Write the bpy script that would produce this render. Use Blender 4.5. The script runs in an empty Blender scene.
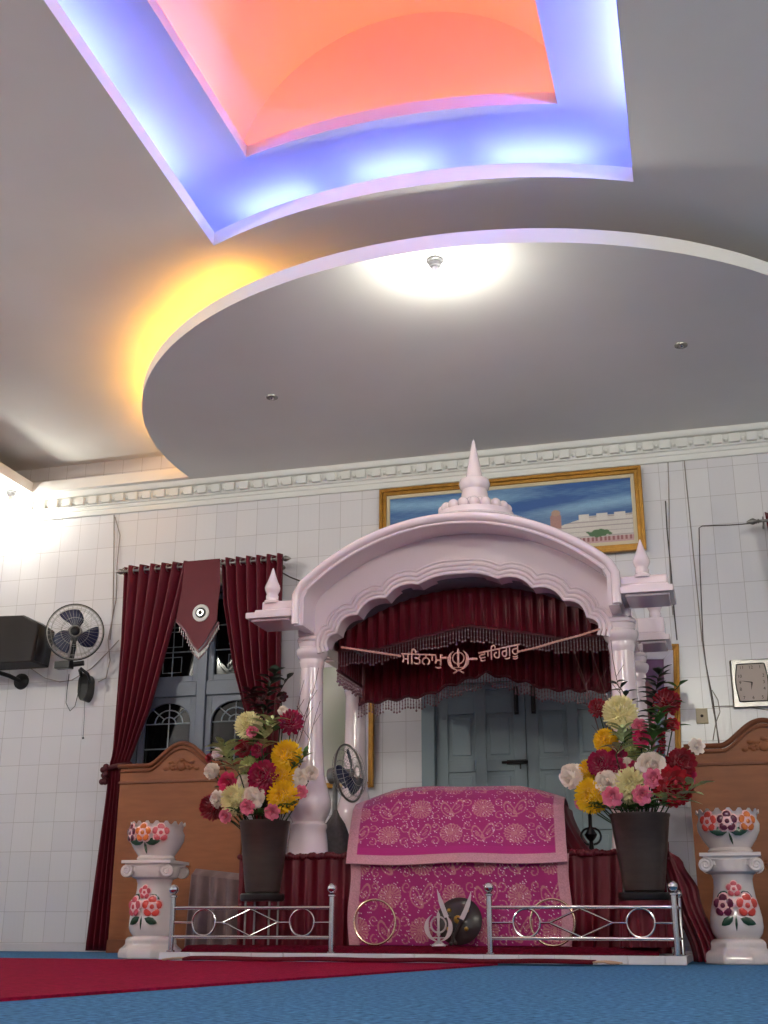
import bpy, math, random
import numpy as np
from mathutils import Vector, Matrix, Euler
from mathutils.geometry import tessellate_polygon
PI = math.pi
random.seed(7)
COL = bpy.context.scene.collection
sc = bpy.context.scene

# ------------------------------------------------------------------ camera model
F_PX, HOR, PSI, ROLL, CAM_H = 1200.47, 931.13, math.radians(15.533), math.radians(0.178), 0.1716
TH = math.atan((HOR - 512) / F_PX)
# light levels
BLUE, ORANGE, AMBER, CFLM = 48, 27, 32, 60
P1, P2, P3, P4 = 60, 52, 540, 800
EXPO = 0.32
fw = Vector((-math.sin(PSI) * math.cos(TH), math.cos(PSI) * math.cos(TH), math.sin(TH)))
rt0 = Vector((math.cos(PSI), math.sin(PSI), 0))
up0 = rt0.cross(fw)
rt = rt0 * math.cos(ROLL) + up0 * math.sin(ROLL)
up = rt.cross(fw)
def at(x, y, Y):
    """the place at distance Y from the camera's wall-parallel plane that was measured at photo point x, y"""
    d = fw * F_PX + rt * (x - 384) + up * (512 - y)
    t = Y / d.y
    return Vector((d.x * t, Y, CAM_H + d.z * t))
cam = bpy.data.cameras.new('camera'); camo = bpy.data.objects.new('camera', cam); COL.objects.link(camo)
cam.sensor_fit = 'VERTICAL'; cam.sensor_height = 36; cam.sensor_width = 27; cam.lens = F_PX / 1024 * 36
cam.clip_start = 0.05
m = Matrix((rt, up, -fw)).transposed().to_4x4(); m.translation = Vector((0, 0, CAM_H)); camo.matrix_world = m
sc.camera = camo
sc.view_settings.view_transform = 'Standard'; sc.view_settings.look = 'None'
sc.view_settings.gamma = 1; sc.view_settings.use_curve_mapping = False

# ------------------------------------------------------------------ materials
def lin(c):
    return tuple(((v / 255) / 12.92 if v / 255 <= .04045 else ((v / 255 + .055) / 1.055) ** 2.4) for v in c)
def mat(name, rgb, rough=.6, metal=0, spec=.5, bump=0, bscale=40, vary=0, vscale=6, coat=0, sheen=0, emit=None, estr=0, trans=0, ior=1.45, attr=None, stretch=None, detail=3):
    m = bpy.data.materials.new(name); m.use_nodes = True
    nt = m.node_tree; b = nt.nodes['Principled BSDF']; L = nt.links
    c = (*lin(rgb), 1)
    b.inputs['Base Color'].default_value = c
    b.inputs['Roughness'].default_value = rough; b.inputs['Metallic'].default_value = metal
    b.inputs['Specular IOR Level'].default_value = spec; b.inputs['Coat Weight'].default_value = coat
    b.inputs['Coat Roughness'].default_value = .06
    b.inputs['Sheen Weight'].default_value = sheen; b.inputs['IOR'].default_value = ior
    b.inputs['Transmission Weight'].default_value = trans
    if emit: b.inputs['Emission Color'].default_value = (*emit, 1); b.inputs['Emission Strength'].default_value = estr
    src = None
    if attr:
        a = nt.nodes.new('ShaderNodeAttribute'); a.attribute_name = attr; src = a.outputs['Color']
        L.new(src, b.inputs['Base Color'])
    if vary or bump:
        tc = nt.nodes.new('ShaderNodeTexCoord'); co = tc.outputs['Object']
        if stretch:
            mp = nt.nodes.new('ShaderNodeMapping'); mp.inputs['Scale'].default_value = stretch; L.new(co, mp.inputs['Vector']); co = mp.outputs['Vector']
    if vary:
        n = nt.nodes.new('ShaderNodeTexNoise'); n.inputs['Scale'].default_value = vscale; n.inputs['Detail'].default_value = detail
        L.new(co, n.inputs['Vector'])
        r = nt.nodes.new('ShaderNodeMapRange'); r.inputs['From Min'].default_value = .3; r.inputs['From Max'].default_value = .7
        r.inputs['To Min'].default_value = 1 - vary; r.inputs['To Max'].default_value = 1 + vary
        L.new(n.outputs['Fac'], r.inputs['Value'])
        mx = nt.nodes.new('ShaderNodeVectorMath'); mx.operation = 'SCALE'
        if src: L.new(src, mx.inputs[0])
        else: mx.inputs[0].default_value = c[:3]
        L.new(r.outputs['Result'], mx.inputs['Scale']); L.new(mx.outputs['Vector'], b.inputs['Base Color'])
    if bump:
        n = nt.nodes.new('ShaderNodeTexNoise'); n.inputs['Scale'].default_value = bscale; n.inputs['Detail'].default_value = detail
        L.new(co, n.inputs['Vector'])
        bp = nt.nodes.new('ShaderNodeBump'); bp.inputs['Strength'].default_value = bump; bp.inputs['Distance'].default_value = .01
        L.new(n.outputs['Fac'], bp.inputs['Height']); L.new(bp.outputs['Normal'], b.inputs['Normal'])
    return m

def tile_mat():
    m = bpy.data.materials.new('white_wall_tiles'); m.use_nodes = True
    nt = m.node_tree; L = nt.links; b = nt.nodes['Principled BSDF']; N = nt.nodes.new
    g = N('ShaderNodeNewGeometry'); s = N('ShaderNodeSeparateXYZ'); L.new(g.outputs['Position'], s.inputs[0])
    a = N('ShaderNodeMath'); a.operation = 'ADD'; L.new(s.outputs['X'], a.inputs[0]); L.new(s.outputs['Y'], a.inputs[1])
    a2 = N('ShaderNodeMath'); a2.operation = 'ADD'; a2.inputs[1].default_value = 20 + .008; L.new(a.outputs[0], a2.inputs[0])
    z = N('ShaderNodeMath'); z.operation = 'ADD'; z.inputs[1].default_value = -.07 + .25; L.new(s.outputs['Z'], z.inputs[0])
    c = N('ShaderNodeCombineXYZ'); L.new(a2.outputs[0], c.inputs['X']); L.new(z.outputs[0], c.inputs['Y'])
    br = N('ShaderNodeTexBrick'); br.offset = 0; br.squash = 1
    br.inputs['Scale'].default_value = 1; br.inputs['Brick Width'].default_value = .2; br.inputs['Row Height'].default_value = .25
    br.inputs['Mortar Size'].default_value = .0022; br.inputs['Mortar Smooth'].default_value = .3
    br.inputs['Color1'].default_value = (*lin((226, 222, 224)), 1); br.inputs['Color2'].default_value = (*lin((219, 215, 219)), 1)
    br.inputs['Mortar'].default_value = (*lin((186, 178, 178)), 1)
    L.new(c.outputs[0], br.inputs['Vector']); L.new(br.outputs['Color'], b.inputs['Base Color'])
    b.inputs['Roughness'].default_value = .22; b.inputs['Specular IOR Level'].default_value = .5
    # faint relief pressed into each tile
    w = N('ShaderNodeTexWave'); w.wave_type = 'BANDS'; w.bands_direction = 'X'; w.inputs['Scale'].default_value = 7; w.inputs['Distortion'].default_value = 2.5
    w.inputs['Detail'].default_value = 2; w.inputs['Detail Scale'].default_value = 2; L.new(c.outputs[0], w.inputs['Vector'])
    sc1 = N('ShaderNodeMath'); sc1.operation = 'MULTIPLY'; sc1.inputs[1].default_value = .12; L.new(w.outputs['Fac'], sc1.inputs[0])
    sb = N('ShaderNodeMath'); sb.operation = 'SUBTRACT'; L.new(sc1.outputs[0], sb.inputs[0]); L.new(br.outputs['Fac'], sb.inputs[1])
    bp = N('ShaderNodeBump'); bp.inputs['Strength'].default_value = .35; bp.inputs['Distance'].default_value = .004
    L.new(sb.outputs[0], bp.inputs['Height']); L.new(bp.outputs['Normal'], b.inputs['Normal'])
    return m

# ------------------------------------------------------------------ mesh builder
class MB:
    def __init__(s): s.v = []; s.f = []; s.c = None
    def add(s, vs, fs):
        o = len(s.v); s.v += [tuple(p) for p in vs]; s.f += [tuple(i + o for i in f) for f in fs]; return s
    def box(s, x0, y0, z0, x1, y1, z1):
        return s.add([(x, y, z) for z in (z0, z1) for x, y in ((x0, y0), (x1, y0), (x1, y1), (x0, y1))],
                     [(3, 2, 1, 0), (4, 5, 6, 7), (0, 1, 5, 4), (1, 2, 6, 5), (2, 3, 7, 6), (3, 0, 4, 7)])
    def lathe(s, prof, c=(0, 0, 0), n=28, cap=True, M=None):
        vs = []; fs = []
        for r, z in prof:
            for i in range(n):
                a = 2 * PI * i / n; vs.append(Vector((r * math.cos(a), r * math.sin(a), z)))
        if M: vs = [M @ v for v in vs]
        vs = [v + Vector(c) for v in vs]
        for k in range(len(prof) - 1):
            for i in range(n): j = (i + 1) % n; fs.append((k * n + i, k * n + j, (k + 1) * n + j, (k + 1) * n + i))
        if cap: fs.append(tuple(range(n))[::-1]); fs.append(tuple((len(prof) - 1) * n + i for i in range(n)))
        return s.add(vs, fs)
    def tube(s, pts, r, n=8, closed=False, r2=None):
        pts = [Vector(p) for p in pts]; N = len(pts); vs = []; fs = []; prev = None
        for k, p in enumerate(pts):
            if closed: t = pts[(k + 1) % N] - pts[k - 1]
            else: t = pts[min(k + 1, N - 1)] - pts[max(k - 1, 0)]
            t = t.normalized() if t.length > 1e-9 else Vector((0, 0, 1))
            if prev is None: a = t.orthogonal().normalized()
            else:
                a = prev - t * prev.dot(t)
                a = a.normalized() if a.length > 1e-6 else t.orthogonal().normalized()
            prev = a; b = t.cross(a)
            rr = r if r2 is None else r + (r2 - r) * k / max(1, N - 1)
            if callable(r): rr = r(k / max(1, N - 1))
            for i in range(n):
                an = 2 * PI * i / n; vs.append(p + (a * math.cos(an) + b * math.sin(an)) * rr)
        for k in range(N if closed else N - 1):
            kk = (k + 1) % N
            for i in range(n): j = (i + 1) % n; fs.append((k * n + i, k * n + j, kk * n + j, kk * n + i))
        if not closed: fs.append(tuple(range(n))[::-1]); fs.append(tuple((N - 1) * n + i for i in range(n)))
        return s.add(vs, fs)
    def sphere(s, c, r, n=14, m_=8, sc3=(1, 1, 1)):
        prof = [(max(1e-4, math.sin(PI * k / m_)) * r, -math.cos(PI * k / m_) * r) for k in range(m_ + 1)]
        M = Matrix.Diagonal(Vector(sc3))
        return s.lathe(prof, c, n, True, M)
    def prism(s, poly, a0, a1, axis='y'):
        """poly: 2-D outline; extruded between a0 and a1 along axis (y: poly is x,z; x: poly is y,z; z: poly is x,y)"""
        def P(p, a): return {'y': (p[0], a, p[1]), 'x': (a, p[0], p[1]), 'z': (p[0], p[1], a)}[axis]
        n = len(poly); vs = [P(p, a0) for p in poly] + [P(p, a1) for p in poly]
        tr = tessellate_polygon([[Vector((p[0], p[1], 0)) for p in poly]])
        fs = [tuple(t) for t in tr] + [tuple(i + n for i in t[::-1]) for t in tr]
        fs += [(i, (i + 1) % n, (i + 1) % n + n, i + n) for i in range(n)]
        return s.add(vs, fs)
    def grid(s, fn, nu, nv):
        vs = [fn(i / nu, j / nv) for j in range(nv + 1) for i in range(nu + 1)]
        fs = [(j * (nu + 1) + i, j * (nu + 1) + i + 1, (j + 1) * (nu + 1) + i + 1, (j + 1) * (nu + 1) + i) for j in range(nv) for i in range(nu)]
        return s.add(vs, fs)
    def build(s, name, m, parent=None, loc=None, smooth=True, bevel=0, solid=0, subs=0, angle=40, recalc=True):
        me = bpy.data.meshes.new(name)
        if parent is not None: o0 = ORG[parent.name]
        elif loc is not None: o0 = Vector(loc)
        else: o0 = Vector((0, 0, 0))
        me.from_pydata([(x - o0.x, y - o0.y, z - o0.z) for x, y, z in s.v], [], s.f)
        me.update()
        if recalc:
            import bmesh
            bm = bmesh.new(); bm.from_mesh(me); bmesh.ops.recalc_face_normals(bm, faces=bm.faces); bm.to_mesh(me); bm.free()
        if smooth:
            me.polygons.foreach_set('use_smooth', [True] * len(me.polygons)); me.set_sharp_from_angle(angle=math.radians(angle))
        if s.c is not None:
            a = me.color_attributes.new('col', 'FLOAT_COLOR', 'POINT'); a.data.foreach_set('color', np.asarray(s.c, dtype=np.float32).ravel())
        me.materials.append(m)
        o = bpy.data.objects.new(name, me); COL.objects.link(o)
        if parent is not None: o.parent = parent
        else: o.location = o0
        ORG[o.name] = o0.copy()
        if solid: q = o.modifiers.new('solid', 'SOLIDIFY'); q.thickness = solid; q.offset = 0
        if bevel: q = o.modifiers.new('bevel', 'BEVEL'); q.width = bevel; q.segments = 2; q.limit_method = 'ANGLE'; q.angle_limit = math.radians(35)
        if subs: q = o.modifiers.new('sub', 'SUBSURF'); q.levels = subs; q.render_levels = subs
        return o
ORG = {}
def tag(o, label, cat, group=None, kind=None):
    o['label'] = label; o['category'] = cat
    if group: o['group'] = group
    if kind: o['kind'] = kind
    return o
def thing(name, label, cat, loc, group=None):
    o = bpy.data.objects.new(name, None); COL.objects.link(o); o.location = loc; o.empty_display_size = .1
    ORG[o.name] = Vector(loc); return tag(o, label, cat, group)
def struct(mb, name, m, **k):
    o = mb.build(name, m, **k); o['kind'] = 'structure'; return o
def copy_tree(o, delta, label=None):
    c = o.copy(); COL.objects.link(c); c.location = o.location + Vector(delta)
    ORG[c.name] = ORG[o.name] + Vector(delta)
    if label: c['label'] = label
    def kids(a, b):
        for ch in [x for x in bpy.data.objects if x.parent == a]:
            d = ch.copy(); COL.objects.link(d); d.parent = b; kids(ch, d)
    kids(o, c); return c
def interp(tab, z):
    if z <= tab[0][0]: return tab[0][1]
    for (a, p), (b, q) in zip(tab, tab[1:]):
        if z <= b:
            t = (z - a) / (b - a); return p + (q - p) * t
    return tab[-1][1]
def sinterp(tab, z):
    if z <= tab[0][0]: return tab[0][1]
    for (a, p), (b, q) in zip(tab, tab[1:]):
        if z <= b:
            t = (z - a) / (b - a); t = t * t * (3 - 2 * t); return p + (q - p) * t
    return tab[-1][1]
# ------------------------------------------------------------------ shared materials
M = {}
M['tile'] = tile_mat()
M['ceil'] = mat('matt_white_ceiling_paint', (236, 232, 228), .75, vary=.02, vscale=1.5)
M['plaster'] = mat('white_plaster', (228, 226, 222), .5)
M['blue_carpet'] = mat('blue_carpet', (78, 126, 170), .95, spec=.1, bump=.9, bscale=210, vary=.5, vscale=48, sheen=0, detail=6)
M['red_carpet'] = mat('red_carpet', (142, 16, 52), .95, spec=.1, bump=.8, bscale=210, vary=.3, vscale=48, sheen=0, detail=6)
M['rug'] = mat('maroon_rug', (96, 22, 34), .95, spec=.1, bump=.8, bscale=160, vary=.2, vscale=60)
M['tan'] = mat('tan_fringe', (176, 140, 116), .9)
M['marble'] = mat('white_glazed_finish', (236, 216, 220), .14, coat=.6, vary=.02, vscale=3)
M['white_tile'] = mat('white_step_tile', (214, 208, 212), .25)
M['burg'] = mat('burgundy_satin', (96, 8, 28), .45, spec=.4, sheen=0, vary=.08, vscale=9)
M['burgdark'] = mat('dark_burgundy_cloth', (76, 8, 24), .6, sheen=0)
M['plush'] = mat('wine_plush', (96, 8, 32), .95, spec=.1, bump=1, bscale=90, vary=.35, vscale=60)
M['curtain'] = mat('wine_curtain_fabric', (98, 12, 32), .5, spec=.35, sheen=.05, vary=.06, vscale=12)
M['chrome'] = mat('polished_chrome', (215, 212, 212), .14, metal=1)
M['steel'] = mat('dull_steel', (150, 146, 142), .3, metal=1)
M['gold'] = mat('gilt_frame', (168, 120, 48), .38, metal=.55, bump=.4, bscale=60, vary=.15, vscale=20)
M['cream'] = mat('cream_liner', (206, 190, 160), .6)
M['wood'] = mat('honey_brown_wood', (146, 86, 52), .45, spec=.4, vary=.12, vscale=5, stretch=(1, 1, 6))
M['wooddark'] = mat('brown_carved_wood', (124, 68, 40), .5, vary=.12, vscale=8)
M['black'] = mat('black_plastic', (24, 22, 24), .4)
M['blackbox'] = mat('black_speaker_wrap', (42, 36, 34), .7, bump=.3, bscale=150)
M['door'] = mat('grey_blue_door_paint', (136, 150, 156), .45)
M['wframe'] = mat('grey_blue_window_paint', (100, 106, 122), .4)
M['glassdark'] = mat('night_window_glass', (14, 14, 16), .06, spec=.6)
M['grille'] = mat('pale_window_grille', (150, 156, 164), .35)
M['wire'] = mat('grey_cable', (150, 138, 132), .6)
M['wiredark'] = mat('dark_cable', (84, 72, 70), .6)
M['urn'] = mat('dark_brown_urn', (58, 46, 42), .38, vary=.2, vscale=5, bump=.1, bscale=30, stretch=(1, 1, 5))
M['stem'] = mat('green_stem', (40, 62, 34), .7)

# ------------------------------------------------------------------ room
XL, XR, YF, YN = -7.6, 4.6, 9.69, -3.6
ZS, ZM, Z2 = 4.14, 4.45, 4.75
CX = -1.57; CY = 9.28; RD = 2.987
mb = MB(); mb.box(XL, YN, -.1, XR, YF + .1, 0); struct(mb, 'floor', M['blue_carpet'])
WIN = (-5.02, -3.72, 1.15, 3.12)      # window hole in the far wall
DOOR = (-2.30, -.70, 0, 2.16)
def wall_with_holes(x0, x1, z0, z1, y, holes, depth):
    mb = MB()
    xs = sorted({x0, x1, *[h[0] for h in holes], *[h[1] for h in holes]}); zs = sorted({z0, z1, *[h[2] for h in holes], *[h[3] for h in holes]})
    for a, b in zip(xs, xs[1:]):
        for c, d in zip(zs, zs[1:]):
            if any(h[0] <= a and b <= h[1] and h[2] <= c and d <= h[3] for h in holes): continue
            mb.add([(a, y, c), (b, y, c), (b, y, d), (a, y, d)], [(0, 1, 2, 3)])
    for h in holes:
        a, b, c, d = h
        for p, q in (((a, c), (a, d)), ((a, d), (b, d)), ((b, d), (b, c)), ((b, c), (a, c))):
            mb.add([(p[0], y, p[1]), (q[0], y, q[1]), (q[0], y + depth, q[1]), (p[0], y + depth, p[1])], [(0, 1, 2, 3)])
    return mb
struct(wall_with_holes(XL, XR, 0, ZM, YF, [WIN, DOOR], .12), 'wall_far', M['tile'], smooth=False, recalc=False)
mb = MB(); mb.box(XL - .1, YN, 0, XL, YF + .1, ZM); struct(mb, 'wall_left', M['tile'], smooth=False)
mb = MB(); mb.box(XR, YN, 0, XR + .1, YF + .1, ZM); struct(mb, 'wall_right', M['tile'], smooth=False)
mb = MB(); mb.box(XL, YN - .1, 0, XR, YN, ZM); struct(mb, 'wall_near', M['tile'], smooth=False)
# tile skirting row
mb = MB(); mb.box(XL, YF - .012, 0, DOOR[0] - .08, YF - .0005, .068); mb.box(DOOR[1] + .08, YF - .012, 0, XR, YF - .0005, .068)
struct(mb, 'baseboard_far', M['white_tile'], bevel=.003)

# cornice with dentils
prof = [(YF, 3.90), (YF - .02, 3.90), (YF - .025, 3.93), (YF - .018, 3.95), (YF - .03, 3.955), (YF - .03, 3.985), (YF - .05, 3.99), (YF - .05, 4.085), (YF - .085, 4.09), (YF - .10, 4.115), (YF - .10, ZS), (YF, ZS)]
mb = MB(); mb.prism(prof, XL, XR, 'x')
x = XL + .05
while x < XR - .12:
    mb.box(x, YF - .088, 4.0, x + .085, YF - .045, 4.075)
    mb.sphere((x + .112, YF - .055, 4.03), .018, 8, 5)
    x += .14
struct(mb, 'trim_1', M['plaster'], bevel=.003)

# ceiling: helpers
def holed(outer, hole, z, name, m):
    P = [[Vector((a, b, 0)) for a, b in outer], [Vector((a, b, 0)) for a, b in hole]]
    pts = outer + hole; tr = tessellate_polygon(P)
    mb = MB(); mb.add([(a, b, z) for a, b in pts], [tuple(t) for t in tr])
    return mb
def lip(mb, path, z0, z1, th, closed=True):
    """upstand of thickness th following path (th measured to the left of the travel direction)"""
    n = len(path); off = []
    for i in range(n):
        p = Vector(path[i]); a = Vector(path[i - 1]) if (i or closed) else p; b = Vector(path[(i + 1) % n]) if (i < n - 1 or closed) else p
        d1 = (p - a).normalized() if (p - a).length > 1e-6 else (b - p).normalized(); d2 = (b - p).normalized() if (b - p).length > 1e-6 else d1
        n1 = Vector((-d1.y, d1.x)); n2 = Vector((-d2.y, d2.x)); nn = (n1 + n2)
        nn = nn / max(.3, nn.length_squared / 2)
        off.append(p + nn * th)
    vs = [(p[0], p[1], z0) for p in path] + [(p[0], p[1], z1) for p in path] + [(p.x, p.y, z1) for p in off] + [(p.x, p.y, z0 + .001) for p in off]
    fs = []
    for i in range(n if closed else n - 1):
        j = (i + 1) % n
        for k in range(3): fs.append((k * n + i, k * n + j, (k + 1) * n + j, (k + 1) * n + i))
    return mb.add(vs, fs)
# soffit with the half-round apron over the throne
SX0, SX1, SY0, SY1 = -6.16, 3.02, -2.2, 9.535
dy = SY1 - CY; hx = math.sqrt(RD * RD - dy * dy)
a0 = math.atan2(dy, -hx); a1 = math.atan2(dy, hx) + 2 * PI
hole = [(SX0, SY1)]
NA = 96
for i in range(NA + 1):
    a = a0 + (a1 - a0) * i / NA; hole.append((CX + .02 + RD * math.cos(a), CY + RD * math.sin(a)))
hole += [(SX1, SY1), (SX1, SY0), (SX0, SY0)]
rect = [(XL, YN), (XR, YN), (XR, YF), (XL, YF)]
mb = holed(rect, hole, ZS, '', None)
lip(mb, hole, ZS, ZS + .10, .03)
mb2 = holed(rect, hole, ZS + .02, '', None); mb.add(mb2.v, mb2.f)
struct(mb, 'ceiling', M['ceil'], angle=25, recalc=False, bevel=0)
# main ceiling panel with the square, bow-edged opening
def bowed(hw, R, ymid):
    """outline whose far and near edges are arcs; far arc concentric with the apron"""
    hy = lambda x: CY - math.sqrt(R * R - x * x)
    far = [(CX + hw * (2 * i / 24 - 1), hy(hw * (2 * i / 24 - 1))) for i in range(25)]
    near = [(x, 2 * ymid - y) for x, y in far[::-1]]
    return far + near          # clockwise seen from above: left->right on the far side
O1 = bowed(1.365, 3.22, 4.72); O1 = [(x + (.035 if x < CX else .022) * (6.1 - y), y) for x, y in O1]; O2 = bowed(.975, 3.51, 4.72)
mb = holed(rect, O1, ZM, '', None); lip(mb, O1, ZM, ZM + .10, .025)
# box sides of the cove above
def grow(hw, ya, yb): return [(CX - hw, yb), (CX + hw, yb), (CX + hw, ya), (CX - hw, ya)]
G1 = grow(1.80, 2.6, 6.85)
for i in range(4):
    p, q = G1[i], G1[(i + 1) % 4]
    mb.add([(p[0], p[1], ZM), (q[0], q[1], ZM), (q[0], q[1], Z2), (p[0], p[1], Z2)], [(0, 1, 2, 3)])
mb2 = holed(G1, O2, Z2, '', None); mb.add(mb2.v, mb2.f); lip(mb, O2, Z2, Z2 + .085, .025)
# barrel vault over the inner opening, closed by flat end walls
RV, ZC = 1.13, 4.62; YV0, YV1 = 3.35, 6.06
as_ = math.asin((Z2 - ZC) / RV); arc = [(CX + RV * math.cos(PI - as_ - (PI - 2 * as_) * i / 48), ZC + RV * math.sin(as_ + (PI - 2 * as_) * i / 48)) for i in range(49)]
n = len(arc); mb.add([(x, YV0, z) for x, z in arc] + [(x, YV1, z) for x, z in arc], [(i, i + 1, n + i + 1, n + i) for i in range(n - 1)])
for Y in (YV0, YV1): mb.add([(x, Y, z) for x, z in arc], [tuple(range(n))])
struct(mb, 'ceiling_panel', M['ceil'], angle=25, recalc=False).name = 'ceiling.001'

# cove lamps (tubes lying behind the upstands)
def emis(name, rgb, s):
    m = bpy.data.materials.new(name); m.use_nodes = True; nt = m.node_tree; nt.nodes.clear()
    e = nt.nodes.new('ShaderNodeEmission'); e.inputs['Color'].default_value = (*rgb, 1); e.inputs['Strength'].default_value = s
    o = nt.nodes.new('ShaderNodeOutputMaterial'); nt.links.new(e.outputs[0], o.inputs[0]); return m
E_BLUE = emis('blue_tube_glow', (.10, .15, 1.0), BLUE); E_BLUE2 = emis('strong_blue_tube_glow', (.10, .15, 1.0), BLUE * 2); E_ORG = emis('orange_tube_glow', (1, .17, .03), ORANGE); E_YEL = emis('amber_tube_glow', (1, .46, .045), AMBER)
def tube_lamp(name, pts, r, m, label, group, n=8):
    c = Vector(pts[len(pts) // 2]); o = thing(name, label, 'tube lamp', (c.x, c.y, c.z - .02), group)
    mb = MB(); mb.tube(pts, r, n); mb.build('glass_tube', m, o)
    for e, q in ((pts[0], pts[1]), (pts[-1], pts[-2])):
        mb = MB(); d = (Vector(e) - Vector(q)).normalized(); mb.tube([Vector(e), Vector(e) + d * .02], r * 1.15, n); mb.build('end_cap', M['plaster'], o)
def farpt(x, R, off, z): return (CX + x, CY - math.sqrt(R * R - x * x) + off, z)
for k, (a, b, w) in enumerate(((-1.22, -.70, 'left'), (-.36, .16, 'middle'), (.50, 1.10, 'right'))):
    tube_lamp('cove_tube_lamp', [farpt(a + (b - a) * i / 6, 3.22, .20, ZM + .165) for i in range(7)], .014, E_BLUE, 'blue cove tube behind the far edge of the square ceiling recess, %s of three' % w, 'blue cove tubes')
for k, (a, b) in enumerate(((5.95, 5.25), (5.05, 4.35), (4.15, 3.45))):
    tube_lamp('cove_tube_lamp', [(CX - 1.365 - .20, a + (b - a) * i / 2, ZM + .165) for i in range(3)], .014, E_BLUE, 'blue cove tube behind the left edge of the square ceiling recess, %s from the throne' % ('first', 'second', 'third')[k], 'blue cove tubes')
for k, (a, b) in enumerate(((6.0, 5.2), (5.15, 4.35), (4.3, 3.5))):
    tube_lamp('cove_tube_lamp', [(CX + 1.365 + .17, a + (b - a) * i / 2, ZM + .165) for i in range(3)], .014, E_BLUE2, 'blue cove tube behind the right edge of the square ceiling recess, %s from the throne' % ('first', 'second', 'third')[k], 'blue cove tubes')
for s, w in ((-1, 'left'), (1, 'right')):
    tube_lamp('inner_cove_tube_lamp', [(CX + s * 1.05, 5.75 - 2.2 * i / 2, Z2 + .045) for i in range(3)], .014, E_ORG, 'orange cove tube on the %s ledge inside the vaulted recess' % w, 'orange cove tubes')
tube_lamp('inner_cove_tube_lamp', [(CX - .8 + 1.6 * i / 2, 5.97, Z2 + .045) for i in range(3)], .012, E_ORG2 if 'E_ORG2' in globals() else E_ORG, 'orange cove tube on the far ledge of the vaulted recess', 'orange cove tubes')
for k in range(4):
    A0 = math.radians(177 + k * 16.8); A1 = math.radians(177 + k * 16.8 + 16)
    tube_lamp('apron_tube_lamp', [(CX + .02 + (RD - .085) * math.cos(A0 + (A1 - A0) * i / 6), CY + (RD - .085) * math.sin(A0 + (A1 - A0) * i / 6), ZS + .118) for i in range(7)], .013, E_YEL, 'amber cove tube behind the left rim of the ceiling apron, %s from wall' % ('first', 'second', 'third', 'fourth')[k], 'amber cove tubes')

# bulbs
E_CFL = emis('cfl_glow', (1, 1, .93), CFLM)
M['holder'] = mat('grey_lamp_holder', (120, 118, 120), .4)
def bulb(x, y, z, label, power):
    o = thing('ceiling_bulb', label, 'light bulb', (x, y, z))
    mb = MB(); mb.lathe([(.052, z), (.052, z - .012), (.04, z - .018), (.036, z - .045), (.022, z - .05), (.001, z - .05)], (x, y, 0), 24); mb.build('lamp_holder', M['holder'], o)
    mb = MB(); mb.lathe([(.017, z - .05), (.019, z - .07), (.024, z - .08), (.024, z - .10), (.016, z - .105)], (x, y, 0), 20); mb.build('bulb_base', M['plaster'], o)
    mb = MB(); mb.tube([(x + .027 * math.cos(t * .5), y + .027 * math.sin(t * .5), z - .112 - .0024 * t) for t in range(0, 50)], .0085, 8); mb.build('spiral_tube', E_CFL, o)
    l = bpy.data.lights.new('bulb_light', 'POINT'); l.energy = power; l.color = (1, 1, .86); l.shadow_soft_size = .035
    lo = bpy.data.objects.new('bulb_light', l); COL.objects.link(lo); lo.parent = o; lo.location = (0, 0, -.17)
bulb(-1.459, 6.42, ZS, 'glowing spiral bulb under the near rim of the round ceiling apron', P1)
bulb(-6.34, 9.46, ZS, 'glowing spiral bulb at the left end of the ceiling, close to the tiled wall', P2)
bulb(3.8, 2.0, ZS, 'spiral bulb on the right ceiling border near the middle of the hall', P3)
bulb(-6.9, 3.6, ZS, 'unseen spiral bulb added for fill on the left ceiling border beside the hall middle', P3)  # out of view, added here as fill to brighten the left ceiling
bulb(-.3, -2.9, ZS, 'spiral bulb on the near ceiling border behind the viewer', P4)
# downlights
for p, w in (((272, 397), 'left'), ((681, 345), 'right')):
    d = fw * F_PX + rt * (p[0] - 384) + up * (512 - p[1]); t = (ZS - CAM_H) / d.z; x, y = d.x * t, d.y * t
    o = thing('recessed_downlight', 'small unlit chrome downlight in the round ceiling apron, %s one' % w, 'downlight', (x, y, ZS), 'ceiling downlights')
    mb = MB(); mb.lathe([(.034, ZS), (.048, ZS - .001), (.046, ZS - .009), (.032, ZS - .012), (.030, ZS - .004), (.001, ZS - .003)], (x, y, 0), 24); mb.build('trim_ring', M['steel'], o)
    mb = MB(); mb.sphere((x, y, ZS - .008), .021, 12, 8, (1, 1, .7)); mb.build('small_lamp', M['chrome'], o)

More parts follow.
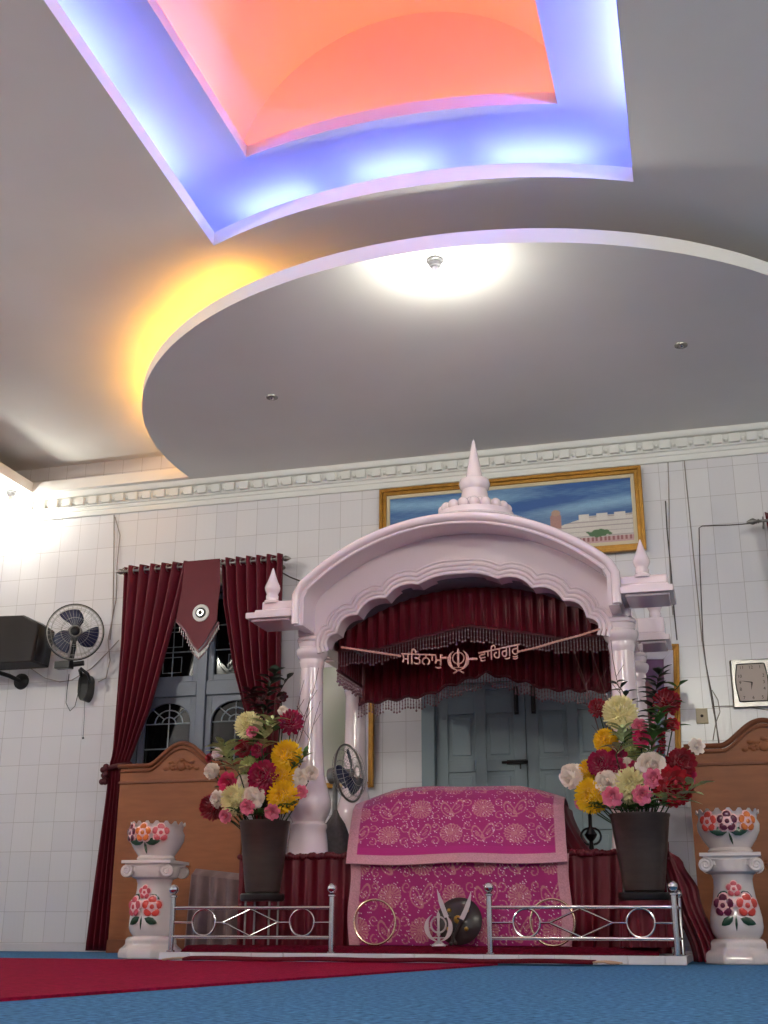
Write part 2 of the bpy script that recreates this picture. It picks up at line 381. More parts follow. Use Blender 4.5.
# ------------------------------------------------------------------ window, door
x0, x1, z0, z1 = WIN
yw = YF + .03
W = MB(); T = .06
W.box(x0, yw, z0, x0 + T, yw + .06, z1); W.box(x1 - T, yw, z0, x1, yw + .06, z1); W.box(x0 + T, yw, z0, x1 - T, yw + .06, z0 + T); W.box(x0 + T, yw, z1 - T, x1 - T, yw + .06, z1)
xm = (x0 + x1) / 2; zt = 2.13
W.box(xm - .045, yw - .015, z0 + T, xm + .045, yw + .06, z1 - T)
W.box(x0 + T, yw - .01, zt, xm - .045, yw + .06, zt + .13); W.box(xm + .045, yw - .01, zt, x1 - T, yw + .06, zt + .13)
sw = struct(W, 'window_1', M['wframe'], bevel=.006)
def sash(a, b, c, d, archd):
    s_ = MB(); t = .055; y = yw + .012
    s_.box(a, y, c, a + t, y + .03, d); s_.box(b - t, y, c, b, y + .03, d); s_.box(a + t, y, c, b - t, y + .03, c + t)
    ia, ib, ic, idd = a + t, b - t, c + t, d - t
    if archd:
        r = (ib - ia) / 2; cx = (ia + ib) / 2; h = .62 * r * 1.3; zs = idd - h
        pts = [(ia, d)] + [(cx - r * math.cos(PI * i / 16), zs + h * math.sin(PI * i / 16)) for i in range(17)] + [(ib, d)]
        s_.prism(pts[::-1], y, y + .03, 'y')
    else: s_.box(a + t, y, idd, b - t, y + .03, d)
    s_.build('sash', M['wframe'], sw, bevel=.004)['kind'] = 'structure'
    p = MB(); p.box(a + .01, yw + .05, c + .01, b - .01, yw + .055, d - .01); p.build('pane', M['glassdark'], sw, smooth=False)
    g = MB(); r_ = .006; y = yw + .046; cx = (ia + ib) / 2
    if archd:
        r = (ib - ia) / 2; h = .62 * r * 1.3; zs = idd - h
        for k in (.62, .3): g.tube([(cx - r * k * math.cos(PI * i / 16), y, zs + h * k * 1.1 * math.sin(PI * i / 16)) for i in range(17)], r_, 6)
        for an in (.25, .5, .75): g.tube([(cx - r * .3 * math.cos(PI * an), y, zs + h * .33 * math.sin(PI * an)), (cx - r * math.cos(PI * an), y, zs + h * math.sin(PI * an))], r_, 6)
        for k in (.0, .22, .44): g.tube([(ia, y, zs - k), (ib, y, zs - k)], r_, 6)
        g.tube([(cx, y, ic), (cx, y, zs + .1)], r_, 6)
    else:
        hz = (idd - ic)
        for k in (.33, .66): g.tube([(ia, y, ic + hz * k), (ib, y, ic + hz * k)], r_, 6)
        g.tube([(cx, y, ic), (cx, y, idd)], r_, 6)
        for q in (.16, .5, .83):
            w_, h_ = .09, .07; z_ = ic + hz * q
            g.tube([(cx - w_, y - .004, z_ - h_), (cx + w_, y - .004, z_ - h_), (cx + w_, y - .004, z_ + h_), (cx - w_, y - .004, z_ + h_)], r_ * .8, 6, closed=True)
    g.build('grille', M['grille'], sw)
for a, b in ((x0 + T, xm - .045), (xm + .045, x1 - T)):
    sash(a, b, z0 + T, zt, True); sash(a, b, zt + .13, z1 - T, False)

x0, x1, z0, z1 = DOOR
Dm = MB()
Dm.box(x0 - .06, YF - .03, 0, x0 + .05, YF + .09, z1 + .06); Dm.box(x1 - .05, YF - .03, 0, x1 + .06, YF + .09, z1 + .06); Dm.box(x0 + .05, YF - .03, z1 - .05, x1 - .05, YF + .09, z1 + .06)
dr = struct(Dm, 'door_1', M['door'], bevel=.005)
xm = -1.50
for a, b in ((x0 + .05, xm), (xm, x1 - .05)):
    lf = MB(); y = YF + .02; a_, b_ = a + .003, b - .003
    lf.box(a_, y + .012, .01, b_, y + .045, z1 - .052)
    sx = .10; cols = [(a_ + sx, (a_ + b_) / 2 - .045), ((a_ + b_) / 2 + .045, b_ - sx)]
    zz = [.08, .55, 1.02, 1.49, z1 - .15]
    for q in [(a_, a_ + sx), ((a_ + b_) / 2 - .045, (a_ + b_) / 2 + .045), (b_ - sx, b_)]: lf.box(q[0], y - .004, .01, q[1], y + .0125, z1 - .052)
    for c_ in cols:
        prev = .01
        for za in zz:
            lf.box(c_[0], y - .004, prev if prev > .02 else .01, c_[1], y + .0125, za if za < 1.9 else za); 
            prev = za + .37
            if za == zz[-1]: lf.box(c_[0], y - .004, z1 - .1, c_[1], y + .0125, z1 - .052)
            else: lf.box(c_[0] + .035, y + .002, za + .035, c_[1] - .035, y + .0125, za + .335)
    leaf = lf.build('door_leaf', M['door'], dr, bevel=.004); leaf['kind'] = 'structure'
    hb = MB(); s_ = -1 if b == xm else 1; xx = xm + s_ * .07
    hb.box(xx - .018, y - .018, 1.84, xx + .018, y - .004, 2.07); hb.tube([(xx, y - .024, 1.86), (xx, y - .024, 2.05)], .010, 8)
    hb.build('bolt', M['black'], leaf)
hb = MB(); hb.box(-1.66, YF + .0, 1.44, -1.50, YF + .016, 1.475); hb.tube([(-1.70, YF - .006, 1.457), (-1.49, YF - .006, 1.457)], .010, 8); hb.tube([(-1.55, YF - .006, 1.457), (-1.55, YF - .012, 1.40)], .007, 8)
hb.build('latch', M['black'], dr)

# carpets
mb = MB()
def redx(Y): return -1.24 - (6.76 - Y) * .146
mb.prism([(redx(6.76), 6.76), (redx(-2), -2.0), (redx(-2) - 3.4, -2.0), (redx(6.76) - 3.9, 7.0), (-3.25, 6.98), (-3.2, 6.76)], .0005, .009, 'z')
tag(mb.build('aisle_carpet', M['red_carpet'], loc=(-3.2, 3, 0)), 'wide crimson carpet laid over the blue one, leading to the throne', 'carpet')
rg = thing('floor_runner', 'narrow maroon rug lying along the foot of the white step', 'rug', (-1.9, 6.88, .009))
mb = MB(); mb.grid(lambda u, v: (-3.08 + 2.34 * u, 6.78 + .24 * v, .016 + .010 * math.sin(PI * v) + .002 * math.sin(u * 23)), 60, 6); mb.build('rug_cloth', M['rug'], rg, solid=.012)
for xa, s_ in ((-3.08, -1), (-.74, 1)):
    mb = MB()
    for k in range(26):
        y = 6.785 + .23 * k / 25; l_ = .09 + random.random() * .05; q = random.uniform(-.02, .02)
        mb.tube([(xa, y, .020), (xa + s_ * l_ * .5, y + q * .5, .022), (xa + s_ * l_, y + q, .013)], .0045, 5)
    mb.build('fringe', M['tan'], rg)
# ------------------------------------------------------------------ step and covered base
PX = -1.597; PZ = .090
st = thing('white_step', 'low white tiled step under the whole throne', 'step', (-1.85, 8.0, 0))
mb = MB(); mb.box(-3.375, 7.115, .001, -.275, 9.0, .048); mb.build('step_block', M['white_tile'], st, bevel=.004)
mb = MB(); x = -3.38
while x < -.285:
    w = .1955; mb.box(x, 7.10, .002, min(x + w, -.270), 7.114, .047); x += .2
mb.build('tile_face', M['white_tile'], st, bevel=.002)
mb = MB(); mb.grid(lambda u, v: (-3.28 + 2.86 * u, 7.16 + .55 * v if False else 7.20 + .32 * v, .050 + .034 * math.sin(min(1, v * 3) * PI / 2) + .003 * math.sin(u * 170) * math.sin(v * 9 + u * 31)), 240, 10)
mb.grid(lambda u, v: (-3.28 + 2.86 * u, 7.20 + .008 * math.sin(u * 140 + v * 4), .049 + .004 * v), 240, 2)
tag(mb.build('plush_mat', M['plush'], loc=(-1.85, 7.36, .05), solid=.006), 'wine red plush mat lying along the top of the white step', 'mat')
BX0, BX1, BY0, BY1, BZ = -3.05, -.37, 7.53, 8.98, .608
ob = thing('throne_dais', 'large box base with pleated wine red cloth sides under the canopy columns', 'base', (PX, 8.2, .048))
mb = MB(); mb.box(BX0 + .03, BY0 + .03, .0495, BX1 - .03, BY1 - .03, BZ - .012); mb.build('box_body', M['white_tile'], ob, smooth=False)
mb = MB(); mb.box(BX0, BY0, BZ - .012, BX1, BY1, BZ); mb.build('top_cloth', M['burgdark'], ob, bevel=.005)
def pleats(xa, xb, name, gapb=0):
    mb = MB(); n = max(2, int((xb - xa) / .085))
    def fn(u, v):
        x = xa + (xb - xa) * u
        x += gapb * v * v * u
        ph = u * n * 2 * PI
        return (x + .012 * math.sin(ph * 1.0 + .6) * v, BY0 - .005 - .018 * (.35 + .65 * v) * (1 + math.sin(ph)) , BZ - .002 - (BZ - .056) * v)
    mb.grid(fn, n * 12, 14)
    return mb.build(name, M['burg'], ob)
pleats(BX0, -2.28, 'skirt'); pleats(-2.28, -.93, 'skirt'); pleats(-.93, -.62, 'skirt', -.05); pleats(-.585, BX1, 'skirt')
mb = MB()
for k in range(150):      # ruched top edge of the skirt
    x = BX0 + (BX1 - BX0) * k / 149; mb.sphere((x, BY0 - .012, BZ + .006 + .012 * random.random()), .016 + .008 * random.random(), 7, 5)
mb.build('ruched_edge', M['burg'], ob)

# ------------------------------------------------------------------ canopy (white glazed shrine on four columns)
pk = thing('throne_canopy', 'glossy pinkish white canopy with cusped arch, four columns and a tall spire', 'canopy', (PX, 8.2, BZ))
YC0, YC1 = 7.68, 8.72
z0 = BZ + .0005
colp = [(.150, z0), (.150, z0 + .03), (.135, z0 + .045), (.128, z0 + .12), (.118, z0 + .185), (.124, z0 + .20), (.124, z0 + .22), (.108, z0 + .235), (.112, z0 + .25), (.134, z0 + .285), (.146, z0 + .335), (.144, z0 + .38), (.130, z0 + .43), (.112, z0 + .485), (.099, z0 + .54), (.090, z0 + .64), (.084, z0 + .79), (.080, z0 + .99), (.076, z0 + 1.28)]
capp = [(.078, 1.86), (.084, 1.885), (.088, 1.90), (.084, 1.915), (.086, 1.925), (.098, 1.935), (.108, 1.955), (.112, 1.975), (.108, 1.99), (.096, 1.998), (.092, 2.005), (.096, 2.02), (.100, 2.035), (.092, 2.045)]
for cy in (YC0, YC1):
    for s in (-1, 1):
        x = PX + s * 1.045
        mb = MB(); mb.lathe(colp, (x, cy, 0), 36); mb.box(x - .155, cy - .155, z0, x + .155, cy + .155, z0 + .018)
        c_ = mb.build('column', M['marble'], pk)
        mb = MB(); mb.lathe(capp, (x, cy, 0), 36); mb.build('capital', M['marble'], c_)
# arch profile tools
RISE, HS = .42, 1.05; RR = (HS * HS + RISE * RISE) / (2 * RISE); ZT = 2.775
def zout(d, off=0):
    r = RR - off; return ZT - RR + math.sqrt(max(0, r * r - d * d))
J = [(-.905, 1.965), (-.845, 2.085), (-.70, 2.205), (-.50, 2.305), (-.27, 2.385)]
J = J + [(-a, b) for a, b in J[::-1]]
def cusps(extra=0.0):
    out = []
    for k, ((xa, za), (xb, zb)) in enumerate(zip(J, J[1:])):
        L_ = math.hypot(xb - xa, zb - za); nx, nz = -(zb - za) / L_, (xb - xa) / L_
        bulge = .07 if k == 4 else .042
        for i in range(9 if k == 4 else 6):
            t = i / (9 if k == 4 else 6); q = 4 * t * (1 - t) * bulge * (1 if k != 4 else (.75 + .25 * abs(math.cos(PI * t))))
            out.append((xa + (xb - xa) * t + nx * q, za + (zb - za) * t + nz * q))
    out.append(J[-1]); return out
cus = cusps()
def offset(poly, d):
    o = []
    for i, p in enumerate(poly):
        a = Vector(poly[max(0, i - 2)]); b = Vector(poly[min(len(poly) - 1, i + 2)]); t = (b - a).normalized()
        o.append((p[0] - t.y * d, p[1] + t.x * d))
    return o
def make_arch(ya, yb, face, name):
    """ya..yb slab; face: -1 front mouldings on ya side, +1 on yb side"""
    up_ = [(PX + (-.99 + 1.98 * i / 40), zout(-.99 + 1.98 * i / 40, .045)) for i in range(41)]
    poly = [(PX - 1.03, 1.999)] + [(PX - 1.03, 2.25)] + up_ + [(PX + 1.03, 2.25), (PX + 1.03, 1.999)]
    lower = [(PX + .93, 1.999)] + [(PX + x, z) for x, z in cus[::-1] if z > 2.0] + [(PX - .93, 1.999)]
    mb = MB(); mb.prism(poly + lower, ya, yb, 'y')
    # abacus blocks on the capitals
    a = mb.build(name, M['marble'], pk, angle=30)
    yy = ya if face < 0 else yb
    mm = MB()
    for off_, r_ in ((.006, .011), (.034, .012), (.066, .014), (.094, .008)):
        mm.tube([(PX + x, yy + face * .002, z) for x, z in offset(cus, off_)], r_, 8)
    mm.build('cusp_moulding', M['marble'], a)
    for s in (-1, 1):
        mb = MB(); x = PX + s * 1.045; cy = (ya + yb) / 2
        mb.box(x - .095, cy - .095, 2.046, x + .095, cy + .095, 2.075) if False else mb.lathe([(.10, 2.04), (.104, 2.055), (.10, 2.07), (.085, 2.08)], (x, cy, 0), 30)
        mb.box(x - .08, cy - .08, 2.075, x + .08, cy + .08, 2.13)
        mb.build('impost', M['marble'], a, bevel=.006)
    # projecting hood
    ho = MB(); h0, h1 = (ya - .24, ya + .02) if face < 0 else (yb - .02, yb + .24)
    o_ = [(PX - HS - .02, 2.09), (PX - HS - .02, 2.30)] + [(PX + (-HS + 2 * HS * i / 48), zout(-HS + 2 * HS * i / 48)) for i in range(49)] + [(PX + HS + .02, 2.30), (PX + HS + .02, 2.09)]
    i_ = [(PX + HS - .045, 2.09), (PX + HS - .045, 2.28)] + [(PX + (.97 - 1.94 * i / 48), zout(.97 - 1.94 * i / 48, .06)) for i in range(49)] + [(PX - HS + .045, 2.28), (PX - HS + .045, 2.09)]
    ho.prism(o_ + i_, h0, h1, 'y'); h = ho.build('hood', M['marble'], a, angle=35)
    rl = MB(); yr = h0 if face < 0 else h1
    path = [(PX - HS - .008, yr, 2.10), (PX - HS - .008, yr, 2.30)] + [(PX + (-HS + .03 + (2 * HS - .06) * i / 48), yr, zout(-HS + .03 + (2 * HS - .06) * i / 48) - .012) for i in range(49)] + [(PX + HS + .008, yr, 2.30), (PX + HS + .008, yr, 2.10)]
    rl.tube(path, .030, 12); rl.tube([(p[0] + (PX - p[0]) * .028, p[1] - .004 * face * -1, p[2] - .042) for p in path[2:-2]], .010, 8)
    rl.build('roll_moulding', M['marble'], h)
    return a
make_arch(7.60, 7.75, -1, 'arch'); make_arch(8.65, 8.80, 1, 'arch')
# roof shell, bulging upward in the middle
def roofz(d, t, off=0): return zout(d, off) - .01 + .27 * math.sin(PI * t) * max(0, 1 - (d / HS) ** 2)
mb = MB()
mb.grid(lambda u, v: (PX - HS + 2 * HS * u, 7.42 + 1.56 * v, roofz(-HS + 2 * HS * u, v)), 60, 30)
mb.build('roof', M['marble'], pk, solid=.02, angle=60)
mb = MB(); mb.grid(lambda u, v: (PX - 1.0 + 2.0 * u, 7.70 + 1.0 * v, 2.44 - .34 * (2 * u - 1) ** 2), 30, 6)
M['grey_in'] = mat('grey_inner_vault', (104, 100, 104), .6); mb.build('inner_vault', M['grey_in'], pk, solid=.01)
# side beams
for s in (-1, 1):
    mb = MB(); x = PX + s * 1.045; mb.box(x - .06, 7.80, 2.06, x + .06, 8.62, 2.30); mb.build('side_beam', M['marble'], pk, bevel=.008)
# eaves (wing slabs) with small finials
finp = [(.062, 0), (.064, .02), (.050, .03), (.052, .055), (.046, .07), (.050, .08), (.060, .10), (.064, .118), (.058, .14), (.044, .165), (.030, .20), (.018, .235), (.006, .27), (.001, .275)]
for cy, s2 in ((7.50, -1), (8.84, 1)):
    for s in (-1, 1):
        xa, xb = sorted((PX + s * (HS + .028), PX + s * (HS + (.36 if s2 < 0 else .27))))
        ya, yb = (7.33, 7.70) if s2 < 0 else (8.66, 9.03)
        e = MB(); e.prism([(xa, 2.155), (xb, 2.155), (xb, 2.195), (xa, 2.195)], ya, yb, 'y')
        e.box(xa + .03, ya + .03, 2.138, xb - .03, yb - .03, 2.156)
        e.box(xa + .0, ya + .04, 2.194, xb - .03 if s > 0 else xb, yb - .04, 2.222) if s > 0 else e.box(xa + .05, ya + .04, 2.194, xb, yb - .04, 2.222)
        ev = e.build('eave_slab', M['marble'], pk, bevel=.012)
        b = MB(); bx = PX + s * (HS + .17)
        b.box(bx - .10 if s < 0 else PX + HS + .03, ya + .07, 2.221, bx + .14 if s < 0 else xb - .035, yb - .07, 2.285 if s2 < 0 else 2.34)
        b.build('plinth_block', M['marble'], ev, bevel=.012)
        f = MB(); f.lathe([(r * .84, z * .93 + (2.270 if s2 < 0 else 2.34)) for r, z in finp], (PX + s * (HS + (.17 if s > 0 else .205)), (ya + yb) / 2 - (.09 if s2 < 0 else 0), 0), 24)
        f.build('finial', M['marble'], ev)
# spire with lotus skirt
sx, sy = PX + .012, 8.20; zb = 3.045
sp = MB(); sp.lathe([(.13, zb - .02), (.13, zb + .05), (.115, zb + .08), (.108, zb + .12), (.098, zb + .17), (.093, zb + .20), (.106, zb + .215), (.108, zb + .225), (.116, zb + .245), (.112, zb + .265), (.108, zb + .28), (.084, zb + .287), (.066, zb + .30), (.060, zb + .32), (.046, zb + .40), (.028, zb + .50), (.012, zb + .585), (.001, zb + .615)], (sx, sy, 0), 36)
so = sp.build('spire', M['marble'], pk)
lp = MB()
for k in range(18):
    a = 2 * PI * k / 18; c = Vector((sx + .235 * math.cos(a), sy + .235 * math.sin(a), zb + .035)); lp.sphere(c, .040, 10, 8, (1, 1, 1.0))
for k in range(14):
    a = 2 * PI * (k + .5) / 14; lp.sphere((sx + .145 * math.cos(a), sy + .145 * math.sin(a), zb + .05), .042, 10, 8, (1, 1, 1.3))
lp.lathe([(.30, zb - .07), (.285, zb), (.22, zb + .02), (.1, zb + .04)], (sx, sy, 0), 30)
lp.build('lotus_skirt', M['marble'], so)

# ------------------------------------------------------------------ cloth canopy inside the arch
M['bead'] = mat('smoky_beads', (122, 84, 92), .25, spec=.8)
cn = thing('cloth_canopy', 'pleated wine red cloth canopy with beaded fringe hung inside the white arch', 'canopy cloth', (PX, 8.25, 2.35))
def valance(y, xa, xb, ztop, zbot, name, npl, amp, fl, bead=True, axis='x', fix=0):
    mb = MB()
    def fn(u, v):
        q = xa + (xb - xa) * u; d = q - PX if axis == 'x' else (q - 8.25)
        zt_, zb_ = ztop(d), zbot(d); ph = u * npl * 2 * PI
        f = amp * (math.sin(ph) + .35 * math.sin(2 * ph + 1)) * (.35 + .65 * v)
        z = zt_ + (zb_ - zt_) * v
        return (q, y + f, z) if axis == 'x' else (fix + f, q, z)
    mb.grid(fn, npl * 10, 8); va = mb.build(name, M['burg'], cn)
    mb = MB(); n = int(abs(xb - xa) / .021)
    for k in range(n + 1):
        q = xa + (xb - xa) * k / n; d = q - PX if axis == 'x' else (q - 8.25); zz = zbot(d)
        P = (lambda dz, q=q, zz=zz: (q, y - .004, zz - dz)) if axis == 'x' else (lambda dz, q=q, zz=zz: (fix, q, zz - dz))
        l_ = fl * (.85 + .3 * random.random())
        mb.tube([P(-.01), P(l_)], .0028, 4)
        for t in (.35, .7, 1): mb.sphere(P(l_ * t), .0058 if t < 1 else .0085, 5, 4)
    mb.build('bead_fringe', M['bead'], va)
    br = MB()
    pts = [((xa + (xb - xa) * k / 60), zbot((xa + (xb - xa) * k / 60) - (PX if axis == 'x' else 8.25))) for k in range(61)]
    br.tube([(p[0], y - .004, p[1]) if axis == 'x' else (fix, p[0], p[1]) for p in pts], .011, 6); br.build('braid', M['burgdark'], va)
ft = lambda d: 2.425 - .28 * (abs(d) / .95) ** 2.2
fb = lambda d: 2.035 + .125 * max(0, 1 - (abs(d) / .62)) ** .9
rtop = lambda d: 2.40 - .25 * (abs(d) / .95) ** 2
rb = lambda d: 1.955 - .13 * min(1, abs(d) / .45) - .05 * min(1, max(0, (abs(d) - .3) / .6)) + .012 * math.cos(d * 42)
valance(7.92, PX - .93, PX + .93, ft, fb, 'front_valance', 24, .024, .10)
valance(8.55, PX - .97, PX + .97, rtop, rb, 'rear_valance', 28, .018, .085)
valance(0, 7.94, 8.54, lambda d: 2.12, lambda d: 1.90, 'side_valance', 10, .010, .085, axis='y', fix=PX - .945)
valance(0, 7.94, 8.54, lambda d: 2.12, lambda d: 1.90, 'side_valance', 10, .010, .085, axis='y', fix=PX + .945)
mb = MB(); mb.grid(lambda u, v: (PX - .93 + 1.86 * u, 7.92 + .63 * v, 2.40 - .27 * abs(2 * u - 1) ** 2.2 + .012 * math.sin(u * 60)), 60, 8); mb.build('ceiling_cloth', M['burgdark'], cn)

# ------------------------------------------------------------------ gurmukhi garland
M['glit'] = mat('rose_gold_glitter', (206, 152, 142), .45, metal=.3, bump=.5, bscale=400, vary=.25, vscale=300)
YG = 7.585
gl = thing('word_garland', 'rose gold glitter garland with two words and an emblem strung across the arch', 'garland', (PX, YG, 1.85))
def word(txt, x0, x1, zc, h, slope, name):
    cu = bpy.data.curves.new('w', 'FONT'); cu.body = txt; cu.size = 1
    ob_ = bpy.data.objects.new('w', cu); COL.objects.link(ob_)
    dg = bpy.context.evaluated_depsgraph_get(); me = bpy.data.meshes.new_from_object(ob_.evaluated_get(dg)); bpy.data.objects.remove(ob_)
    V = [v.co.copy() for v in me.vertices]; F = [tuple(p.vertices) for p in me.polygons]
    a, b = min(v.x for v in V), max(v.x for v in V); c, d = min(v.y for v in V), max(v.y for v in V)
    n = len(V); vs = []
    for yy in (YG - .006, YG + .006):
        for v in V:
            u = (v.x - a) / (b - a); w = (v.y - c) / (d - c) - .5
            vs.append((x0 + (x1 - x0) * u, yy, zc + w * h + (u - .5) * slope))
    from collections import Counter
    ec = Counter(tuple(sorted(e)) for f in F for e in zip(f, f[1:] + f[:1])); fs = F + [tuple(i + n for i in f[::-1]) for f in F]
    for e, k in ec.items():
        if k == 1: fs.append((e[0], e[1], e[1] + n, e[0] + n))
    mb = MB(); mb.add(vs, fs); return mb.build(name, M['glit'], gl, smooth=False, angle=30)
word('ਸਿਤਨਾਮੁ', -1.985, -1.705, 1.872, .125, -.026, 'lettering')
word('ਵਾਿਹਗੁਰੂ', -1.465, -1.195, 1.878, .125, .042, 'lettering')
def khanda(mb, cx, cz, y, s, th):
    """ring, upright double-edged sword and two crossed curved swords, s = height"""
    def pr(poly): mb.prism([(cx + a * s, cz + b * s) for a, b in poly], y - th, y + th, 'y')
    pr([(0, .52), (.05, .42), (.035, .2), (.035, -.12), (.055, -.2), (0, -.3), (-.055, -.2), (-.035, -.12), (-.035, .2), (-.05, .42)])
    ring = [(.245 * math.cos(2 * PI * i / 28), .10 + .245 * math.sin(2 * PI * i / 28)) for i in range(28)]
    mb.tube([(cx + a * s, y, cz + b * s) for a, b in ring], .030 * s, 6, closed=True)
    for q in (-1, 1):
        o_ = []; i_ = []
        for k in range(17):
            t = k / 16; an = math.radians(62 - 150 * t)
            w = .075 * math.sin(PI * min(1, t * .9 + .02)) + .004
            o_.append((q * (.42 + w * .2) * math.cos(an) * 1.08, .02 + .44 * math.sin(an))); i_.append((q * (.42 - w * 1.6) * math.cos(an) * 1.08, .02 + (.44 - w * .8) * math.sin(an)))
        pr(o_ + i_[::-1])
        pr([(q * .02, -.42), (q * -.03, -.38), (q * -.20, -.50), (q * -.17, -.55)])
        mb.sphere((cx + q * -.2 * s, y, cz - .53 * s), .04 * s, 8, 6)
    mb.tube([(cx - .25 * s, y, cz - .3 * s), (cx + .25 * s, y, cz - .3 * s)], .02 * s, 6)
mb = MB(); khanda(mb, -1.60, 1.845, YG, .155, .005); mb.build('emblem', M['glit'], gl)
def cord(pts, name):
    mb = MB(); mb.tube(pts, .0065, 6)
    for k in range(len(pts) - 1):
        a, b = Vector(pts[k]), Vector(pts[k + 1])
        for t in (.1, .3, .5, .7, .9): mb.sphere(a.lerp(b, t), .009, 6, 4)
    mb.build(name, M['glit'], gl)
Wl = [at(*p, YG) for p in ((341, 647), (360, 650), (380, 653), (401, 656))]; Wr = [at(*p, YG) for p in ((517, 652), (535, 648), (555, 642), (578, 636), (600, 629))]
cord(Wl, 'ribbon'); cord(Wr, 'ribbon')
cord([at(*p, YG) for p in ((441, 658), (451, 658))], 'ribbon'); cord([at(*p, YG) for p in ((470, 659), (477, 659))], 'ribbon')

# ------------------------------------------------------------------ embroidered covers
M['emb'] = mat('magenta_embroidered_cloth', (170, 20, 110), .5, spec=.4, attr='col', sheen=.2, bump=.25, bscale=220)
MAG = np.array(lin((152, 2, 98))); GOLDP = np.array(lin((180, 112, 118))); DK = np.array(lin((138, 14, 84))); LACE = np.array(lin((190, 134, 146)))
def emb_color(X, V, plain=None):
    """X across (m), V down (m); returns rgb"""
    sx_, sy_ = .40, .19
    best = np.zeros(X.shape)
    row = np.floor(V / sy_)
    for dr_ in (-1, 0, 1):
        r = row + dr_; cyy = (r + .5) * sy_; offx = np.where(np.mod(r, 2) == 0, 0, .5) * sx_
        colm = np.floor((X - offx) / sx_)
        for dc in (-1, 0, 1, 2):
            cxx = (colm + dc) * sx_ + offx; dx = X - cxx; dz = V - cyy; rr = np.hypot(dx, dz); an = np.arctan2(dz, dx)
            ros = ((rr < .066) & (np.abs(np.sin(an * 9)) > .55) & (rr > .024)) | (rr < .016) | (np.abs(rr - .022) < .003) | (np.abs(rr - .066 - .004 * np.cos(an * 18)) < .004)
            best = np.maximum(best, ros)
            # paisley midway
            ex = dx - sx_ / 2; ax = np.abs(ex)
            for sgn in (-1, 1):
                px_ = ex - sgn * .035; pz_ = dz + sgn * .01
                q = (px_ * np.cos(.5) + sgn * pz_ * np.sin(.5)) / .028; w = (-px_ * np.sin(.5) * sgn + pz_ * np.cos(.5)) / .062
                e = np.hypot(q + .35 * w * w * sgn, w)
                best = np.maximum(best, (np.abs(e - 1) < .12) | (e < .45) & (np.sin((X + V) * 900) > -.3))
            for kx, kz in ((.105, .055), (-.105, .055), (.105, -.055), (-.105, -.055)):
                sxp = dx - kx; szp = dz - kz; r2 = np.hypot(sxp, szp); a2 = np.arctan2(szp, sxp * np.sign(kx))
                best = np.maximum(best, (np.abs(np.mod(r2 - .0045 * a2 * np.sign(kz) , .0283) - .012) < .0032) & (r2 < .034))
    rng = np.random.default_rng(3); sp_ = rng.random(X.shape)
    c = MAG[None, :] * (1 - best[:, None]) + GOLDP[None, :] * best[:, None]
    c = np.where((sp_ > .975)[:, None], np.array([.85, .72, .74])[None, :], c)
    return c
def cover(name, label, fn, x0f, w, h, ncol, nrow, loc, lace, plainband=None, voff=0):
    mb = MB(); mb.grid(fn, ncol, nrow)
    U, Vv = np.meshgrid(np.linspace(0, 1, ncol + 1), np.linspace(0, 1, nrow + 1)); X = (U * w).ravel(); V = (Vv * h).ravel()
    c = emb_color(X - .06, V + voff)
    if plainband: k = (V > plainband[0]) & (V < plainband[1]); c[k] = MAG * 1.15
    k = lace(X, V); rng = np.random.default_rng(5); c[k] = LACE * (.82 + .3 * rng.random((k.sum(), 1)))
    mb.c = np.c_[c, np.ones(len(c))]
    o = mb.build(name, M['emb'], loc=loc, solid=.004, recalc=False); return tag(o, label, 'cloth', 'embroidered throne covers')
# body of the cot below the covers
ct = thing('draped_cot', 'cot draped in wine red cloth under the magenta covers', 'cot', (PX, 7.9, BZ))
mb = MB()
def cotfn(u, v):
    a = u * 2 * PI; c_, s_ = math.cos(a), math.sin(a)
    k = .6 * (1 - v) + .0
    sup = lambda c__: math.copysign(abs(c__) ** .45, c__)
    w_ = .655 + .16 * v ** 1.6; dpt = .30 + .07 * v
    return (-1.615 + sup(c_) * w_ + .012 * v * math.sin(a * 22), 7.96 + sup(s_) * dpt, BZ + .002 + (1 - v) * (.30 + .06 * abs(s_)))
mb.grid(cotfn, 120, 10); nn = 121; mb.f.append(tuple(range(120)))
mb.build('drape', M['burg'], ct)
def lowfn(u, v):
    x = -2.285 + 1.365 * u; return (x + .008 * math.sin(v * 7) * (1 - 2 * u), 7.452 + .008 * math.sin(u * 17) * (v) + .003 * math.sin(u * 50 + v * 6) - .012 * v, .612 - .522 * v)
cover('embroidered_cover', 'lower magenta embroidered cloth hanging down the front of the throne, pale lace down both sides', lowfn, 0, 1.365, .51, 260, 102, (PX, 7.42, .11), lambda X, V: (X < .068) | (X > 1.365 - .068), voff=.05)
def upfn(u, v):
    xt, xb = (-2.345, -.985), (-2.295, -.925)
    prof_ = [(0, (8.20, .93)), (.20, (7.98, 1.03)), (.30, (7.80, 1.055)), (.38, (7.70, 1.02)), (.46, (7.62, .955)), (.62, (7.55, .83)), (.82, (7.465, .67)), (1, (7.405, .560))]
    y = interp([(a, p[0]) for a, p in prof_], v); z = interp([(a, p[1]) for a, p in prof_], v)
    x = (xt[0] + (xb[0] - xt[0]) * v) * (1 - u) + (xt[1] + (xb[1] - xt[1]) * v) * u
    e = min(u, 1 - u); d = max(0, min(1, (v - .3) / .4)); hump = (1 - d) * (-.085 * (1 - min(1, e / .22)) ** 1.3 + (.012 * math.exp(-((u - .32) / .12) ** 2)))
    return (x, y + .006 * math.sin(u * 23 + v * 4), z + hump + .006 * math.sin(u * 11 + 2) * v)
Hh = .98
